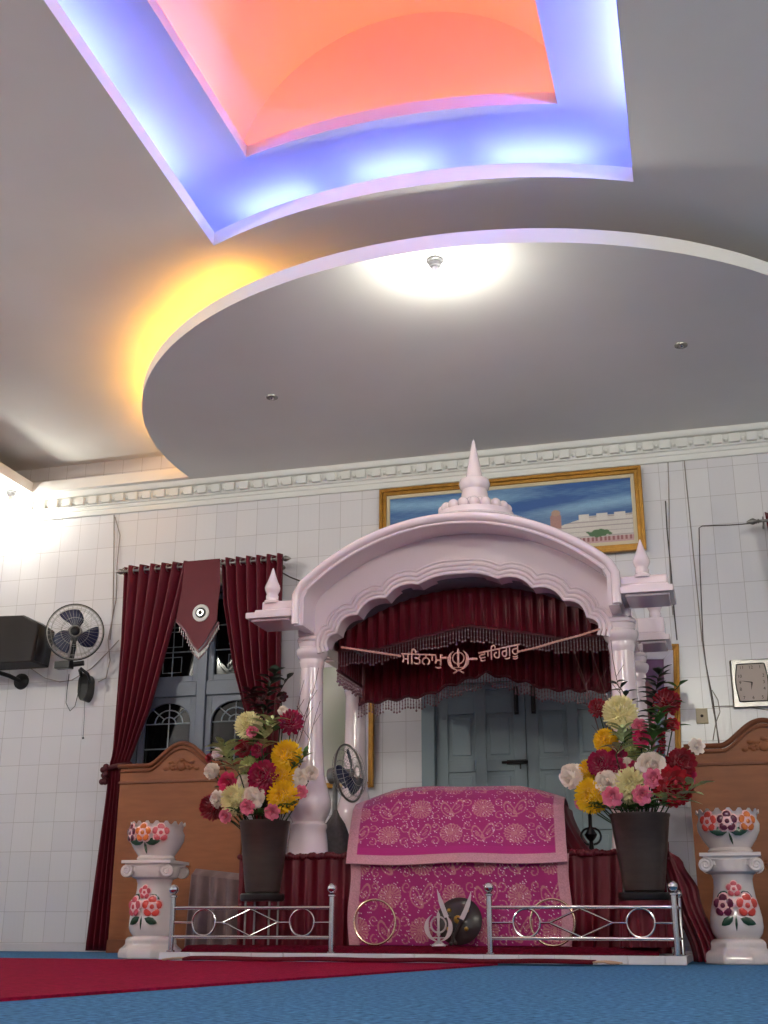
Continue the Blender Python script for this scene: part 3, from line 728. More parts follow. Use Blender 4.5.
cover('embroidered_cover', 'upper magenta embroidered cloth sloping over the throne, pale lace along its lower edge', upfn, 0, 1.365, Hh, 260, 190, (PX, 7.7, .5), lambda X, V: (X < .065) | (X > 1.365 - .065) | (V > Hh - .088), plainband=(Hh - .165, Hh - .08), voff=-.05)

# ------------------------------------------------------------------ railings
def railing(xa, xb, label):
    y = 7.145; z0 = .0485; o = thing('step_railing', label, 'railing', ((xa + xb) / 2, y, z0), 'chrome railings on the step')
    for x in (xa, xb):
        mb = MB(); mb.lathe([(.026, z0), (.026, z0 + .008), (.0165, z0 + .012), (.0165, z0 + .315), (.024, z0 + .318), (.024, z0 + .326), (.014, z0 + .332)], (x, y, 0), 20)
        p_ = mb.build('post', M['chrome'], o)
        mb = MB(); mb.sphere((x, y, z0 + .362), .030, 20, 12); mb.build('ball_finial', M['chrome'], p_)
    for z, nm in ((.302, 'top_rail'), (.135, 'bottom_rail')):
        mb = MB(); mb.tube([(xa, y, z), (xb, y, z)], .0105, 12); mb.build(nm, M['chrome'], o)
    w = xb - xa; zm = .2185; c1, c2, cm = xa + w * .205, xb - w * .18, (xa + xb) / 2; r = .076; dh = .15
    for c_ in (c1, c2):
        mb = MB(); mb.tube([(c_ + r * math.cos(2 * PI * i / 40), y, zm + r * math.sin(2 * PI * i / 40)) for i in range(40)], .0065, 8, closed=True); mb.build('ring', M['chrome'], o)
    mb = MB(); d_ = [(cm - .175, y, zm), (cm, y, zm + r), (cm + .175, y, zm), (cm, y, zm - r)]
    for i in range(4): mb.tube([d_[i], d_[(i + 1) % 4]], .0062, 8)
    mb.build('diamond', M['chrome'], o)
    mb = MB()
    for a, b in ((xa, c1 - r), (c1 + r, cm - .175), (cm + .175, c2 - r), (c2 + r, xb)): mb.tube([(a, y, zm), (b, y, zm)], .006, 8)
    mb.build('middle_rail', M['chrome'], o); return o
railing(-3.325, -2.300, 'chrome railing with rings and a diamond on the left half of the step')
railing(-1.352, -.318, 'chrome railing with rings and a diamond on the right half of the step')
# short return rail at the right end
o = thing('return_railing', 'short chrome railing running back along the right end of the step', 'railing', (-.305, 7.4, .0485))
for z in (.302, .135):
    mb = MB(); mb.tube([(-.305, 7.165, z), (-.305, 7.50, z)], .009, 10); mb.build('rail', M['chrome'], o)
mb = MB(); mb.lathe([(.02, .0485), (.014, .056), (.014, .36)], (-.305, 7.495, 0), 16); mb.sphere((-.305, 7.495, .38), .024, 16, 10); mb.build('post', M['chrome'], o)

# ------------------------------------------------------------------ emblem, swords, shield, hoops in front
M['silver'] = mat('pale_silver', (206, 198, 200), .3, metal=.75)
mb = MB(); khanda(mb, -1.668, .190, 7.215, .180, .004); mb.lathe([(.035, PZ), (.032, PZ + .008), (.008, PZ + .012), (.008, .14)], (-1.668, 7.215, 0), 16)
tag(mb.build('khanda_emblem', M['silver'], loc=(-1.668, 7.215, PZ)), 'small silver double sword and ring emblem standing before the dark shield', 'emblem')
o = thing('round_shield', 'dark round shield with a gold boss leaning on the magenta cloth', 'shield', (-1.575, 7.33, PZ))
M['shield'] = mat('dark_leather_shield', (44, 30, 30), .4, coat=.3); M['brass'] = mat('brass', (190, 150, 70), .3, metal=.9)
Ms = Matrix.Rotation(math.radians(78), 3, 'X')
mb = MB(); mb.lathe([(.136, -.004), (.138, .004), (.128, .014), (.095, .034), (.05, .046), (.001, .05)], (-1.575, 7.36, .228), 36, True, Ms); mb.build('shield_disc', M['shield'], o)
mb = MB(); mb.lathe([(.026, .044), (.02, .06), (.001, .066)], (-1.575, 7.36, .228), 14, True, Ms)
for k in range(4):
    a = PI / 4 + PI / 2 * k; c = Ms @ Vector((.075 * math.cos(a), .075 * math.sin(a), .043)); mb.sphere(c + Vector((-1.575, 7.36, .228)), .013, 8, 6)
mb.build('boss', M['brass'], o)
def sword(pts, label):
    P = [at(*p, 7.262) for p in pts]; a, b, c_, d = P
    o = thing('curved_sword', label, 'sword', (d.x, 7.262, PZ), 'crossed curved swords')
    mb = MB(); n = 14; L_ = []; R_ = []
    for k in range(n + 1):
        t = k / n; p = a * (1 - t) ** 2 + b * 2 * t * (1 - t) + c_ * t * t; tg = ((b - a) * (1 - t) + (c_ - b) * t).normalized(); nr = Vector((tg.z, 0, -tg.x)); w = .0135 * min(1, t * 2.2 + .03)
        L_.append((p.x + nr.x * w, p.z + nr.z * w)); R_.append((p.x - nr.x * w, p.z - nr.z * w))
    mb.prism(L_ + R_[::-1], 7.260, 7.264, 'y'); mb.build('blade', M['silver'], o)
    mb = MB(); mb.tube([c_, d], .009, 10); mb.sphere(d, .013, 10, 6); gd = (d - c_).normalized(); nr = Vector((gd.z, 0, -gd.x)); mb.tube([c_ - nr * .025, c_ + nr * .025], .006, 8); mb.build('hilt', M['shield'], o)
sword([(437, 889), (441, 904), (447, 918), (455, 943)], 'slim curved sword rising left of the dark shield')
sword([(471, 891), (469, 906), (461, 920), (451, 943.5)], 'slim curved sword rising right of the dark shield')
def hoop(cx, cz, y, r, label):
    mb = MB(); mb.tube([(cx + r * math.cos(2 * PI * i / 60), y, cz + r * math.sin(2 * PI * i / 60)) for i in range(60)], .0075, 8, closed=True)
    tag(mb.build('steel_quoit', M['qu'], loc=(cx, y, cz - r)), label, 'ring', 'steel quoits')
M['qu'] = mat('gilded_steel', (214, 186, 160), .25, metal=.9)
hoop(-2.09, .223, 7.34, .128, 'large thin metal hoop standing against the left side of the magenta cloth')
hoop(-1.02, .223, 7.34, .128, 'large thin metal hoop standing behind the right railing')
# ------------------------------------------------------------------ flowers in urns
random.seed(21)
def petal(mb, base, d, upv, L_, w, curl=.2, tip=.5):
    """one petal: base point, outward direction, side from upv"""
    side = d.cross(upv); side = side.normalized() if side.length > 1e-5 else d.orthogonal().normalized()
    nrm = side.cross(d).normalized()
    p1 = base + d * L_ * .5 + nrm * curl * L_ * .25; p2 = base + d * L_ + nrm * curl * L_
    mb.add([base - side * w * .2, base + side * w * .2, p1 - side * w * .5, p1 + side * w * .5 , p2 - side * w * tip * .5, p2 + side * w * tip * .5, p2 + d * L_ * .12], [(0, 1, 3, 2), (2, 3, 5, 4), (4, 5, 6)])
def bloom_mesh(kind):
    mb = MB(); rnd = random.Random(hash(kind) % 1000 if False else {'mum': 1, 'rose': 2, 'carnation': 3, 'dahlia': 4}[kind])
    if kind in ('mum', 'dahlia', 'carnation'):
        n = {'mum': 190, 'dahlia': 90, 'carnation': 80}[kind]
        mb.sphere((0, 0, 0), .55, 12, 8)
        for k in range(n):
            z = 1 - 1.75 * (k + .5) / n; r = math.sqrt(max(0, 1 - z * z)); a = k * 2.39996 + rnd.uniform(-.1, .1)
            d = Vector((r * math.cos(a), r * math.sin(a), z)).normalized(); upv = Vector((0, 0, 1)) if abs(d.z) < .95 else Vector((1, 0, 0))
            Lk = {'mum': .5, 'dahlia': .55, 'carnation': .5}[kind] * rnd.uniform(.9, 1.1); w = {'mum': .15, 'dahlia': .30, 'carnation': .42}[kind]
            d2 = (d + Vector((rnd.uniform(-.15, .15), rnd.uniform(-.15, .15), .25 if kind != 'mum' else .1))).normalized()
            petal(mb, d * .5, d2, upv, Lk * (1 if kind != 'carnation' else rnd.uniform(.75, 1.1)), w, .25 if kind != 'carnation' else rnd.uniform(-.3, .5), .7 if kind != 'carnation' else 1.1)
    else:
        for ring, (n, tilt, L_, w) in enumerate(((3, .10, 1.0, .42), (4, .28, 1.02, .55), (5, .48, 1.0, .7), (6, .75, .98, .8), (7, 1.1, .92, .75))):
            for k in range(n):
                a = 2 * PI * k / n + ring * .7; out = Vector((math.cos(a), math.sin(a), 0)); side = Vector((-math.sin(a), math.cos(a), 0))
                pts = []
                for i in range(5):
                    t = i / 4; ang = tilt * (.5 + .6 * t); rad = .10 + .9 * L_ * t * math.sin(ang) + .12 * ring * .3; zz = -.45 + .95 * L_ * t * math.cos(ang * .9) + (.0)
                    for j in range(5):
                        q = (j / 4 - .5); wid = w * math.sin(PI * min(1, .15 + t * .72)) ** .7
                        pts.append(out * (rad - .25 * q * q * wid) + side * q * wid + Vector((0, 0, zz + (-.1 * abs(q) * t))))
                o = len(mb.v); mb.add(pts, [(i * 5 + j, i * 5 + j + 1, (i + 1) * 5 + j + 1, (i + 1) * 5 + j) for i in range(4) for j in range(4)])
        mb.sphere((0, 0, -.2), .3, 10, 6)
    return mb
BM = {}
FC = {'cream': (236, 224, 170), 'yellow': (248, 200, 30), 'white': (246, 230, 218), 'pink': (232, 122, 150), 'hotpink': (214, 40, 98), 'magenta': (168, 22, 72), 'crimson': (150, 16, 40), 'red': (176, 18, 40), 'burgundy': (92, 18, 34), 'lime': (206, 210, 138)}
FM = {k: mat(k + '_petals', v, .6, spec=.3, vary=.12, vscale=30, sheen=.2) for k, v in FC.items()}
def bloom_data(kind, col):
    if (kind, col) not in BM:
        o = bloom_mesh(kind).build('bloom', FM[col], recalc=False, angle=60); BM[(kind, col)] = o.data; bpy.data.objects.remove(o)
    return BM[(kind, col)]
MPX = 1 / 134.0
def flower(px, py, diam, kind, col, label, urn, Y, group, sq=(1, 1, 1)):
    p = at(px, py, Y); R = diam * MPX / 2
    nm = {'mum': 'chrysanthemum', 'rose': 'rose', 'carnation': 'carnation', 'dahlia': 'dahlia'}[kind]
    o = thing(nm, label, 'flower', p, group)
    b = bpy.data.objects.new('bloom', bloom_data(kind, col)); COL.objects.link(b); b.parent = o
    dirv = Vector((p.x - urn.x, -1.0 * .9, (p.z - urn.z - .25) * .9)).normalized()
    q = dirv.to_track_quat('Z', 'Y'); b.rotation_euler = q.to_euler(); b.scale = Vector(sq) * R
    mb = MB(); e = Vector((urn.x + (p.x - urn.x) * .25, urn.y + (p.y - urn.y) * .2, urn.z - .10)); s_ = p + Vector((0, .01, -.1 * R))
    mid = (s_ + e) / 2 + Vector((0, .03, .0)); 
    mb.tube([s_, (s_ + mid) / 2 + Vector((0, .012, 0)), mid, e], .004, 5); mb.build('stem', M['stem'], o)
LF = {'green': mat('mid_green_leaf', (84, 126, 64), .5, vary=.2, vscale=8), 'dark': mat('blackish_green_leaf', (34, 48, 36), .45), 'pale': mat('cream_edged_leaf', (186, 196, 140), .5, vary=.35, vscale=45), 'wine': mat('dark_wine_leaf', (70, 16, 28), .5), 'twig': mat('reddish_twig', (84, 44, 40), .6)}
def leaf(mb, base, d, L_, w, upv=Vector((0, 0, 1))):
    d = d.normalized(); side = d.cross(upv); side = side.normalized() if side.length > 1e-4 else Vector((1, 0, 0)); n_ = side.cross(d)
    pr = [(0, .02), (.2, .6), (.45, 1), (.7, .75), (.9, .28), (1, .02)]; vs = []
    for t, k in pr:
        c_ = base + d * L_ * t - Vector((0, 0, 1)) * L_ * .25 * t * t
        vs += [c_ - side * w * k / 2 + n_ * w * .15 * k, c_, c_ + side * w * k / 2 + n_ * w * .15 * k]
    fs = []
    for i in range(5):
        for j in range(2): fs.append((i * 3 + j, i * 3 + j + 1, (i + 1) * 3 + j + 1, (i + 1) * 3 + j))
    mb.add(vs, fs)
def spray(name, label, pts, col, n, Ls, w, urn, Y, group, spread=1, buds=None):
    P = [at(*p, Y) for p in pts]; root = Vector((urn.x + (P[0].x - urn.x) * .3, urn.y + .02, urn.z - .10)); path = [root] + P
    o = thing(name, label, 'leaves', P[0], group)
    mb = MB(); mb.tube(path, .0045, 5, r2=.0025); mb.build('stem', LF['twig'] if col in ('wine', 'dark') else M['stem'], o)
    mb = MB()
    for k in range(n):
        t = .0 + (len(P) - 1) * (k + .5) / n if len(P) > 1 else 0; i = min(len(P) - 2, int(t)) if len(P) > 1 else 0
        b = P[i].lerp(P[i + 1], t - i) if len(P) > 1 else P[0]
        a = k * 2.4 + random.uniform(-.4, .4); d = Vector((math.cos(a) * spread, -.35 + .5 * math.sin(a), .45 + random.uniform(-.35, .35)))
        leaf(mb, b, d, Ls * random.uniform(.75, 1.15), w * random.uniform(.8, 1.1))
    mb.build('leaf', LF[col], o, recalc=False, angle=70)
    if buds:
        mb = MB()
        for k in range(buds[1]):
            t = random.random() * (len(P) - 1); i = min(len(P) - 2, int(t)); b = P[i].lerp(P[i + 1], t - i); mb.sphere(b + Vector((random.uniform(-1, 1), random.uniform(-.6, .2), random.uniform(-1, 1))) * buds[2], buds[3], 8, 6)
        mb.build('small_blossoms', FM[buds[0]], o)
    return o
# urns
def urn(cx, cy, zb, zt, rb, rt_, label):
    o = thing('flower_urn', label, 'urn', (cx, cy, zb), 'dark flower urns')
    mb = MB(); mb.lathe([(rb * .9, zb), (rb, zb + .01), (rb + (rt_ - rb) * .5, (zb + zt) / 2), (rt_ * .985, zt - .02), (rt_ * 1.02, zt - .012), (rt_ * 1.02, zt), (rt_ * .94, zt), (rt_ * .92, zt - .03), (rb * .9, zb + .05), (.001, zb + .045)], (cx, cy, 0), 40)
    mb.build('urn_body', M['urn'], o)
    f = MB(); f.lathe([(rt_ * .9, zt - .05), (.001, zt - .03)], (cx, cy, 0), 30, cap=False); f.build('floral_foam', LF['dark'], o)
    return Vector((cx, cy, zt))
UL = urn(-2.815, 7.335, .390, .825, .108, .158, 'tall dark tapered urn of flowers on the left, before the left column')
UR = urn(-.485, 7.335, .385, .82, .115, .172, 'tall dark tapered urn of flowers on the right, before the right column')
# stands under the urns
o = thing('urn_stand', 'dark low stand with thin metal legs under the left flower urn', 'stand', (-2.815, 7.335, PZ))
mb = MB(); mb.lathe([(.13, .345), (.138, .357), (.138, .381), (.13, .3895)], (-2.815, 7.335, 0), 32); mb.build('tray', M['black'], o)
for k in range(4):
    a = PI / 4 + k * PI / 2; mb = MB(); mb.tube([(-2.815 + .11 * math.cos(a), 7.335 + .11 * math.sin(a), .347), (-2.815 + .11 * math.cos(a), 7.335 + .11 * math.sin(a), PZ)], .007, 8); mb.build('leg', M['steel'], o)
o = thing('urn_stand', 'wine red cloth covered stand with a black tray under the right flower urn', 'stand', (-.485, 7.34, PZ))
mb = MB(); mb.lathe([(.14, .340), (.15, .352), (.15, .376), (.14, .3845)], (-.485, 7.335, 0), 32); mb.build('tray', M['black'], o)
mb = MB(); mb.grid(lambda u, v: (-.485 + (.145 + .012 * v * math.sin(u * 2 * PI * 14)) * math.cos(u * 2 * PI), 7.335 + (.145 + .012 * v * math.sin(u * 2 * PI * 14)) * math.sin(u * 2 * PI), .339 - .248 * v), 168, 6); mb.build('cloth_cover', M['burg'], o)

GL = 'artificial flowers in the left urn'; GR = 'artificial flowers in the right urn'
left = [
 (249, 726, 25, 'mum', 'cream', 'cream chrysanthemum highest in the left urn, with a pink rose before it', 7.36),
 (252, 731, 12, 'rose', 'pink', 'small pink rose in front of the highest cream chrysanthemum of the left urn', 7.27),
 (262, 698, 13, 'rose', 'burgundy', 'dull wine rose near the top of the left urn, left of the black leaves', 7.38),
 (281, 697, 13, 'rose', 'burgundy', 'dull wine rose near the top of the left urn, under the black leaves', 7.38),
 (291, 722, 21, 'dahlia', 'magenta', 'ragged dark red dahlia at the upper right of the left urn', 7.36),
 (243, 748, 18, 'rose', 'crimson', 'deep crimson rose in the middle left of the left urn below the cream chrysanthemum', 7.33),
 (258, 750, 14, 'rose', 'magenta', 'rose pink rose just right of the deep crimson one in the left urn', 7.29),
 (287, 756, 27, 'mum', 'yellow', 'yellow chrysanthemum, topmost of three in the left urn', 7.33),
 (282, 777, 23, 'mum', 'yellow', 'yellow chrysanthemum, middle one of three in the left urn', 7.30),
 (283, 797, 27, 'mum', 'yellow', 'yellow chrysanthemum, lowest of three in the left urn', 7.26),
 (252, 769, 23, 'mum', 'lime', 'greenish cream chrysanthemum half hidden behind the magenta dahlia in the left urn', 7.36),
 (264, 776, 26, 'dahlia', 'magenta', 'large magenta dahlia in the centre of the left urn', 7.25),
 (258, 788, 18, 'rose', 'hotpink', 'hot pink rose under the large magenta dahlia in the left urn', 7.23),
 (227, 783, 20, 'rose', 'hotpink', 'hot pink rose at the left side of the left urn', 7.29),
 (212, 771, 14, 'carnation', 'white', 'white carnation furthest left in the left urn', 7.33),
 (218, 754, 11, 'carnation', 'white', 'small white carnation among the pale leaves at the left of the left urn', 7.35),
 (209, 758, 9, 'rose', 'crimson', 'tiny crimson rose at the far left edge of the left urn', 7.36),
 (217, 799, 16, 'rose', 'white', 'white rose low on the left side of the left urn', 7.26),
 (213, 807, 22, 'dahlia', 'crimson', 'crimson dahlia behind the low white rose of the left urn', 7.31),
 (236, 800, 26, 'mum', 'cream', 'large cream chrysanthemum low in the left urn', 7.26),
 (254, 797, 19, 'carnation', 'white', 'white carnation beside the large low cream chrysanthemum of the left urn', 7.22),
 (247, 807, 14, 'rose', 'pink', 'pink rose between the low cream and white blooms of the left urn', 7.17),
 (225, 816, 13, 'rose', 'pink', 'pink rose lowest at the left of the left urn', 7.22),
 (272, 812, 14, 'rose', 'pink', 'pink rose on the rim of the left urn under the lowest yellow bloom', 7.19),
 (244, 782, 13, 'carnation', 'white', 'white carnation left of the large magenta dahlia in the left urn', 7.28),
 (300, 777, 16, 'rose', 'white', 'white rose right of the yellow chrysanthemums in the left urn', 7.32),
 (311, 773, 13, 'carnation', 'white', 'white carnation furthest right in the left urn, against the column', 7.36),
 (301, 792, 12, 'rose', 'pink', 'pink rose at the right side of the left urn near the column', 7.29),
 (283, 711, 9, 'carnation', 'white', 'tiny white bloom among dark leaves high in the left urn', 7.34)]
for f in left: flower(f[0], f[1], f[2], f[3], f[4], f[5], UL, f[6], GL)
right = [
 (620, 713, 28, 'mum', 'cream', 'pale yellow chrysanthemum highest in the right urn', 7.32),
 (598, 708, 15, 'dahlia', 'crimson', 'dark red spiky bloom reaching left at the top of the right urn', 7.36),
 (639, 726, 14, 'rose', 'pink', 'pink lily like bloom under the highest pale yellow chrysanthemum of the right urn', 7.30),
 (641, 738, 15, 'rose', 'hotpink', 'hot pink rose below the pink lily like bloom in the right urn', 7.28),
 (606, 741, 20, 'mum', 'yellow', 'yellow chrysanthemum, uppermost of three in the right urn', 7.36),
 (590, 771, 19, 'mum', 'yellow', 'yellow chrysanthemum, middle one of three in the right urn', 7.34),
 (592, 796, 27, 'mum', 'yellow', 'large yellow chrysanthemum, lowest of three in the right urn', 7.27),
 (634, 751, 19, 'mum', 'lime', 'greenish cream bloom in the middle of the right urn behind the white carnation', 7.36),
 (602, 764, 22, 'dahlia', 'magenta', 'crimson pink dahlia left of centre in the right urn', 7.27),
 (618, 755, 15, 'rose', 'magenta', 'crimson pink rose above and right of the crimson pink dahlia in the right urn', 7.28),
 (616, 767, 16, 'rose', 'magenta', 'crimson pink rose tucked under the upper one in the right urn', 7.25),
 (635, 767, 11, 'rose', 'magenta', 'small crimson pink rose between two white blooms in the right urn', 7.26),
 (651, 766, 23, 'carnation', 'white', 'large white carnation right of centre in the right urn', 7.26),
 (626, 764, 11, 'carnation', 'white', 'small white carnation in the centre of the right urn', 7.29),
 (608, 783, 21, 'carnation', 'white', 'white carnation beside the large low yellow bloom of the right urn', 7.24),
 (631, 786, 28, 'mum', 'cream', 'large cream chrysanthemum low in the centre of the right urn', 7.24),
 (653, 778, 16, 'rose', 'pink', 'pink rose beneath the large white carnation of the right urn', 7.19),
 (612, 797, 17, 'rose', 'pink', 'pink rose lowest left of centre in the right urn', 7.17),
 (642, 795, 16, 'rose', 'pink', 'pink rose lowest right of centre in the right urn', 7.16),
 (581, 803, 12, 'rose', 'pink', 'pink rose half hidden behind the large low yellow bloom of the right urn', 7.33),
 (572, 776, 20, 'carnation', 'white', 'white carnation furthest left in the right urn', 7.33),
 (673, 786, 30, 'dahlia', 'red', 'very large red dahlia at the right of the right urn', 7.25),
 (681, 763, 23, 'dahlia', 'crimson', 'crimson dahlia above the very large red one in the right urn', 7.33),
 (687, 775, 16, 'rose', 'magenta', 'deep pink rose at the right edge behind the very large red dahlia', 7.33),
 (667, 702, 21, 'dahlia', 'crimson', 'dull red dahlia near the top right of the right urn', 7.36),
 (673, 724, 12, 'rose', 'red', 'small red rose below the dull red dahlia in the right urn', 7.34),
 (697, 746, 14, 'rose', 'white', 'white rose reaching furthest right from the right urn', 7.34)]
for f in right: flower(f[0], f[1], f[2], f[3], f[4], f[5], UR, f[6], GR)
gl_ = 'leaf sprays in the left urn'; gr_ = 'leaf sprays in the right urn'
spray('leaf_spray', 'tall dark wine foliage rising highest from the left urn', [(268, 725), (266, 695), (276, 672)], 'dark', 30, .12, .06, UL, 7.40, gl_)
spray('leaf_spray', 'sprig of round black leaves against the pillar at the top of the left urn', [(275, 700), (284, 684), (290, 676)], 'dark', 7, .085, .055, UL, 7.34, gl_)
spray('leaf_spray', 'dull wine foliage at the upper left of the left urn', [(262, 715), (255, 702), (250, 692)], 'wine', 22, .10, .05, UL, 7.42, gl_)
spray('leaf_spray', 'cream edged leaves on the left side of the left urn', [(240, 775), (228, 758), (222, 745)], 'pale', 26, .15, .065, UL, 7.22, gl_)
spray('leaf_spray', 'cream edged leaves in the upper middle of the left urn', [(262, 750), (266, 732), (272, 718)], 'pale', 18, .14, .06, UL, 7.22, gl_)
spray('leaf_spray', 'low green leaves along the rim of the left urn', [(235, 812), (262, 816), (292, 806)], 'green', 40, .11, .045, UL, 7.24, gl_)
spray('leaf_spray', 'green leaves at the right side of the left urn', [(290, 770), (300, 762), (305, 755)], 'green', 12, .10, .035, UL, 7.30, gl_)
spray('leaf_spray', 'green leaves filling the gaps behind the middle blooms of the left urn', [(225, 790), (262, 772), (250, 745), (280, 728)], 'green', 60, .12, .055, UL, 7.37, gl_)
spray('leaf_spray', 'tall dark foliage rising highest from the right urn', [(650, 720), (655, 695), (660, 672)], 'dark', 30, .11, .05, UR, 7.40, gr_)
spray('leaf_spray', 'sprig with a broad dark green leaf at the top right of the right urn', [(668, 705), (675, 690), (680, 685)], 'green', 6, .10, .05, UR, 7.36, gr_)
spray('leaf_spray', 'curled black leaves above the highest chrysanthemum of the right urn', [(630, 705), (622, 690), (615, 682)], 'dark', 9, .09, .04, UR, 7.38, gr_)
spray('leaf_spray', 'mid green fern like leaves right of centre in the right urn', [(648, 760), (656, 732), (662, 708)], 'green', 44, .12, .045, UR, 7.28, gr_)
spray('leaf_spray', 'cream edged leaves at the lower right of the right urn', [(660, 803), (680, 800), (694, 786)], 'pale', 26, .15, .06, UR, 7.22, gr_)
spray('leaf_spray', 'low green leaves along the rim of the right urn', [(590, 806), (630, 811), (672, 803)], 'green', 44, .11, .045, UR, 7.24, gr_)
spray('leaf_spray', 'cream edged leaves between the upper blooms of the right urn', [(616, 755), (624, 740), (622, 728)], 'pale', 18, .13, .055, UR, 7.22, gr_)
spray('leaf_spray', 'green leaves filling the gaps behind the middle blooms of the right urn', [(595, 790), (640, 768), (625, 740), (672, 728)], 'green', 64, .12, .055, UR, 7.37, gr_)
spray('plume', 'feathery dark red plume standing right of centre in the right urn', [(660, 765), (661, 748), (662, 732)], 'wine', 26, .05, .02, UR, 7.33, gr_, buds=('crimson', 60, .022, .008))
def twigs(label, urn_, ends, Y, group):
    o = thing('bare_twigs', label, 'twigs', (urn_.x, urn_.y, urn_.z), group)
    for k, (sx_, ex, ez) in enumerate(ends):
        mb = MB(); a = Vector((urn_.x + sx_ * .3, urn_.y + .03, urn_.z - .08)); b = at(ex, ez, Y)
        pts = [a.lerp(b, t) + Vector((.012 * math.sin(t * 9 + k), 0, .006 * math.sin(t * 13 + k * 2))) for t in [i / 10 for i in range(11)]]
        mb.tube(pts, .0042, 5, r2=.0016)
        for t in (5, 7, 8): mb.tube([pts[t], pts[t] + Vector((.05 * (-1) ** t, -.01, .07))], .0018, 4)
        mb.build('twig', LF['twig'], o)
twigs('fan of thin reddish twigs leaning right from the left urn across the column', UL, [(.1, 318, 668), (.15, 312, 690), (.2, 322, 700), (.1, 305, 680)], 7.36, 'bare twigs')
twigs('fan of thin reddish twigs leaning left from the right urn across the arch', UR, [(-.1, 572, 650), (-.2, 578, 668), (-.1, 592, 645), (0, 612, 640)], 7.36, 'bare twigs')

# ------------------------------------------------------------------ ceramic pedestals with bowls
M['cer'] = mat('glazed_white_ceramic', (222, 208, 206), .16, coat=.5, vary=.03, vscale=6)
CP = {k: mat(k + '_glaze', v, .2, coat=.4) for k, v in {'rose_pink': (206, 84, 96), 'plum': (98, 24, 56), 'orange': (216, 112, 50), 'coral': (214, 70, 60), 'leaf_green': (34, 62, 44), 'blush': (236, 184, 184)}.items()}
def blossom(par, c, nrm, R, col, name='glazed_flower'):
    q = nrm.to_track_quat('Z', 'Y').to_matrix(); f = MB()
    for k in range(5):
        a = 2 * PI * k / 5 + .3
        f.lathe([(.001, -.15 * R), (.42 * R, -.05 * R), (.44 * R, .06 * R), (.25 * R, .12 * R), (.001, .08 * R)], c + q @ Vector((.55 * R * math.cos(a), .55 * R * math.sin(a), .12 * R)), 10, True, q @ Matrix.Rotation(.35, 3, Vector((-math.sin(a), math.cos(a), 0))))
    o = f.build(name, CP['blush'], par)
    g = MB()
    for k in range(5):
        a = 2 * PI * k / 5 + .3
        g.lathe([(.37 * R, -.01 * R), (.33 * R, .06 * R), (.18 * R, .11 * R), (.001, .10 * R)], c + q @ Vector((.50 * R * math.cos(a), .50 * R * math.sin(a), .20 * R)), 9, True, q)
    g.lathe([(.22 * R, .1 * R), (.2 * R, .34 * R), (.001, .42 * R)], c, 9, True, q); g.build('petal_colour', CP[col], o)
def cleaf(par, c, nrm, d, L_, w):
    q = nrm.to_track_quat('Z', 'Y').to_matrix(); mb = MB(); a = math.radians(d); u = Vector((math.cos(a), math.sin(a), 0)); v = Vector((-math.sin(a), math.cos(a), 0))
    ou = [(0, 0), (.25, .8), (.55, 1), (.85, .5), (1, 0), (.85, -.5), (.55, -1), (.25, -.8)]
    vs = [c + q @ (u * L_ * t + v * w * k / 2 + Vector((0, 0, .006 - .008 * abs(t - .4)))) for t, k in ou] + [c + q @ (u * L_ * .5 + Vector((0, 0, .012)))]
    vs += [c + q @ (u * L_ * t + v * w * k / 2 - Vector((0, 0, .008))) for t, k in ou]
    mb.add(vs, [(i, (i + 1) % 8, 8) for i in range(8)] + [(i, (i + 1) % 8, 9 + (i + 1) % 8, 9 + i) for i in range(8)] + [tuple(range(9, 17))])
    mb.build('glazed_leaf', CP['leaf_green'], par)
def surf(prof, c, z, an):
    r = interp(sorted([(b, a) for a, b in prof]), z); dv = Vector((math.cos(an), math.sin(an), 0))
    return Vector((c[0], c[1], 0)) + dv * r + Vector((0, 0, z)), dv
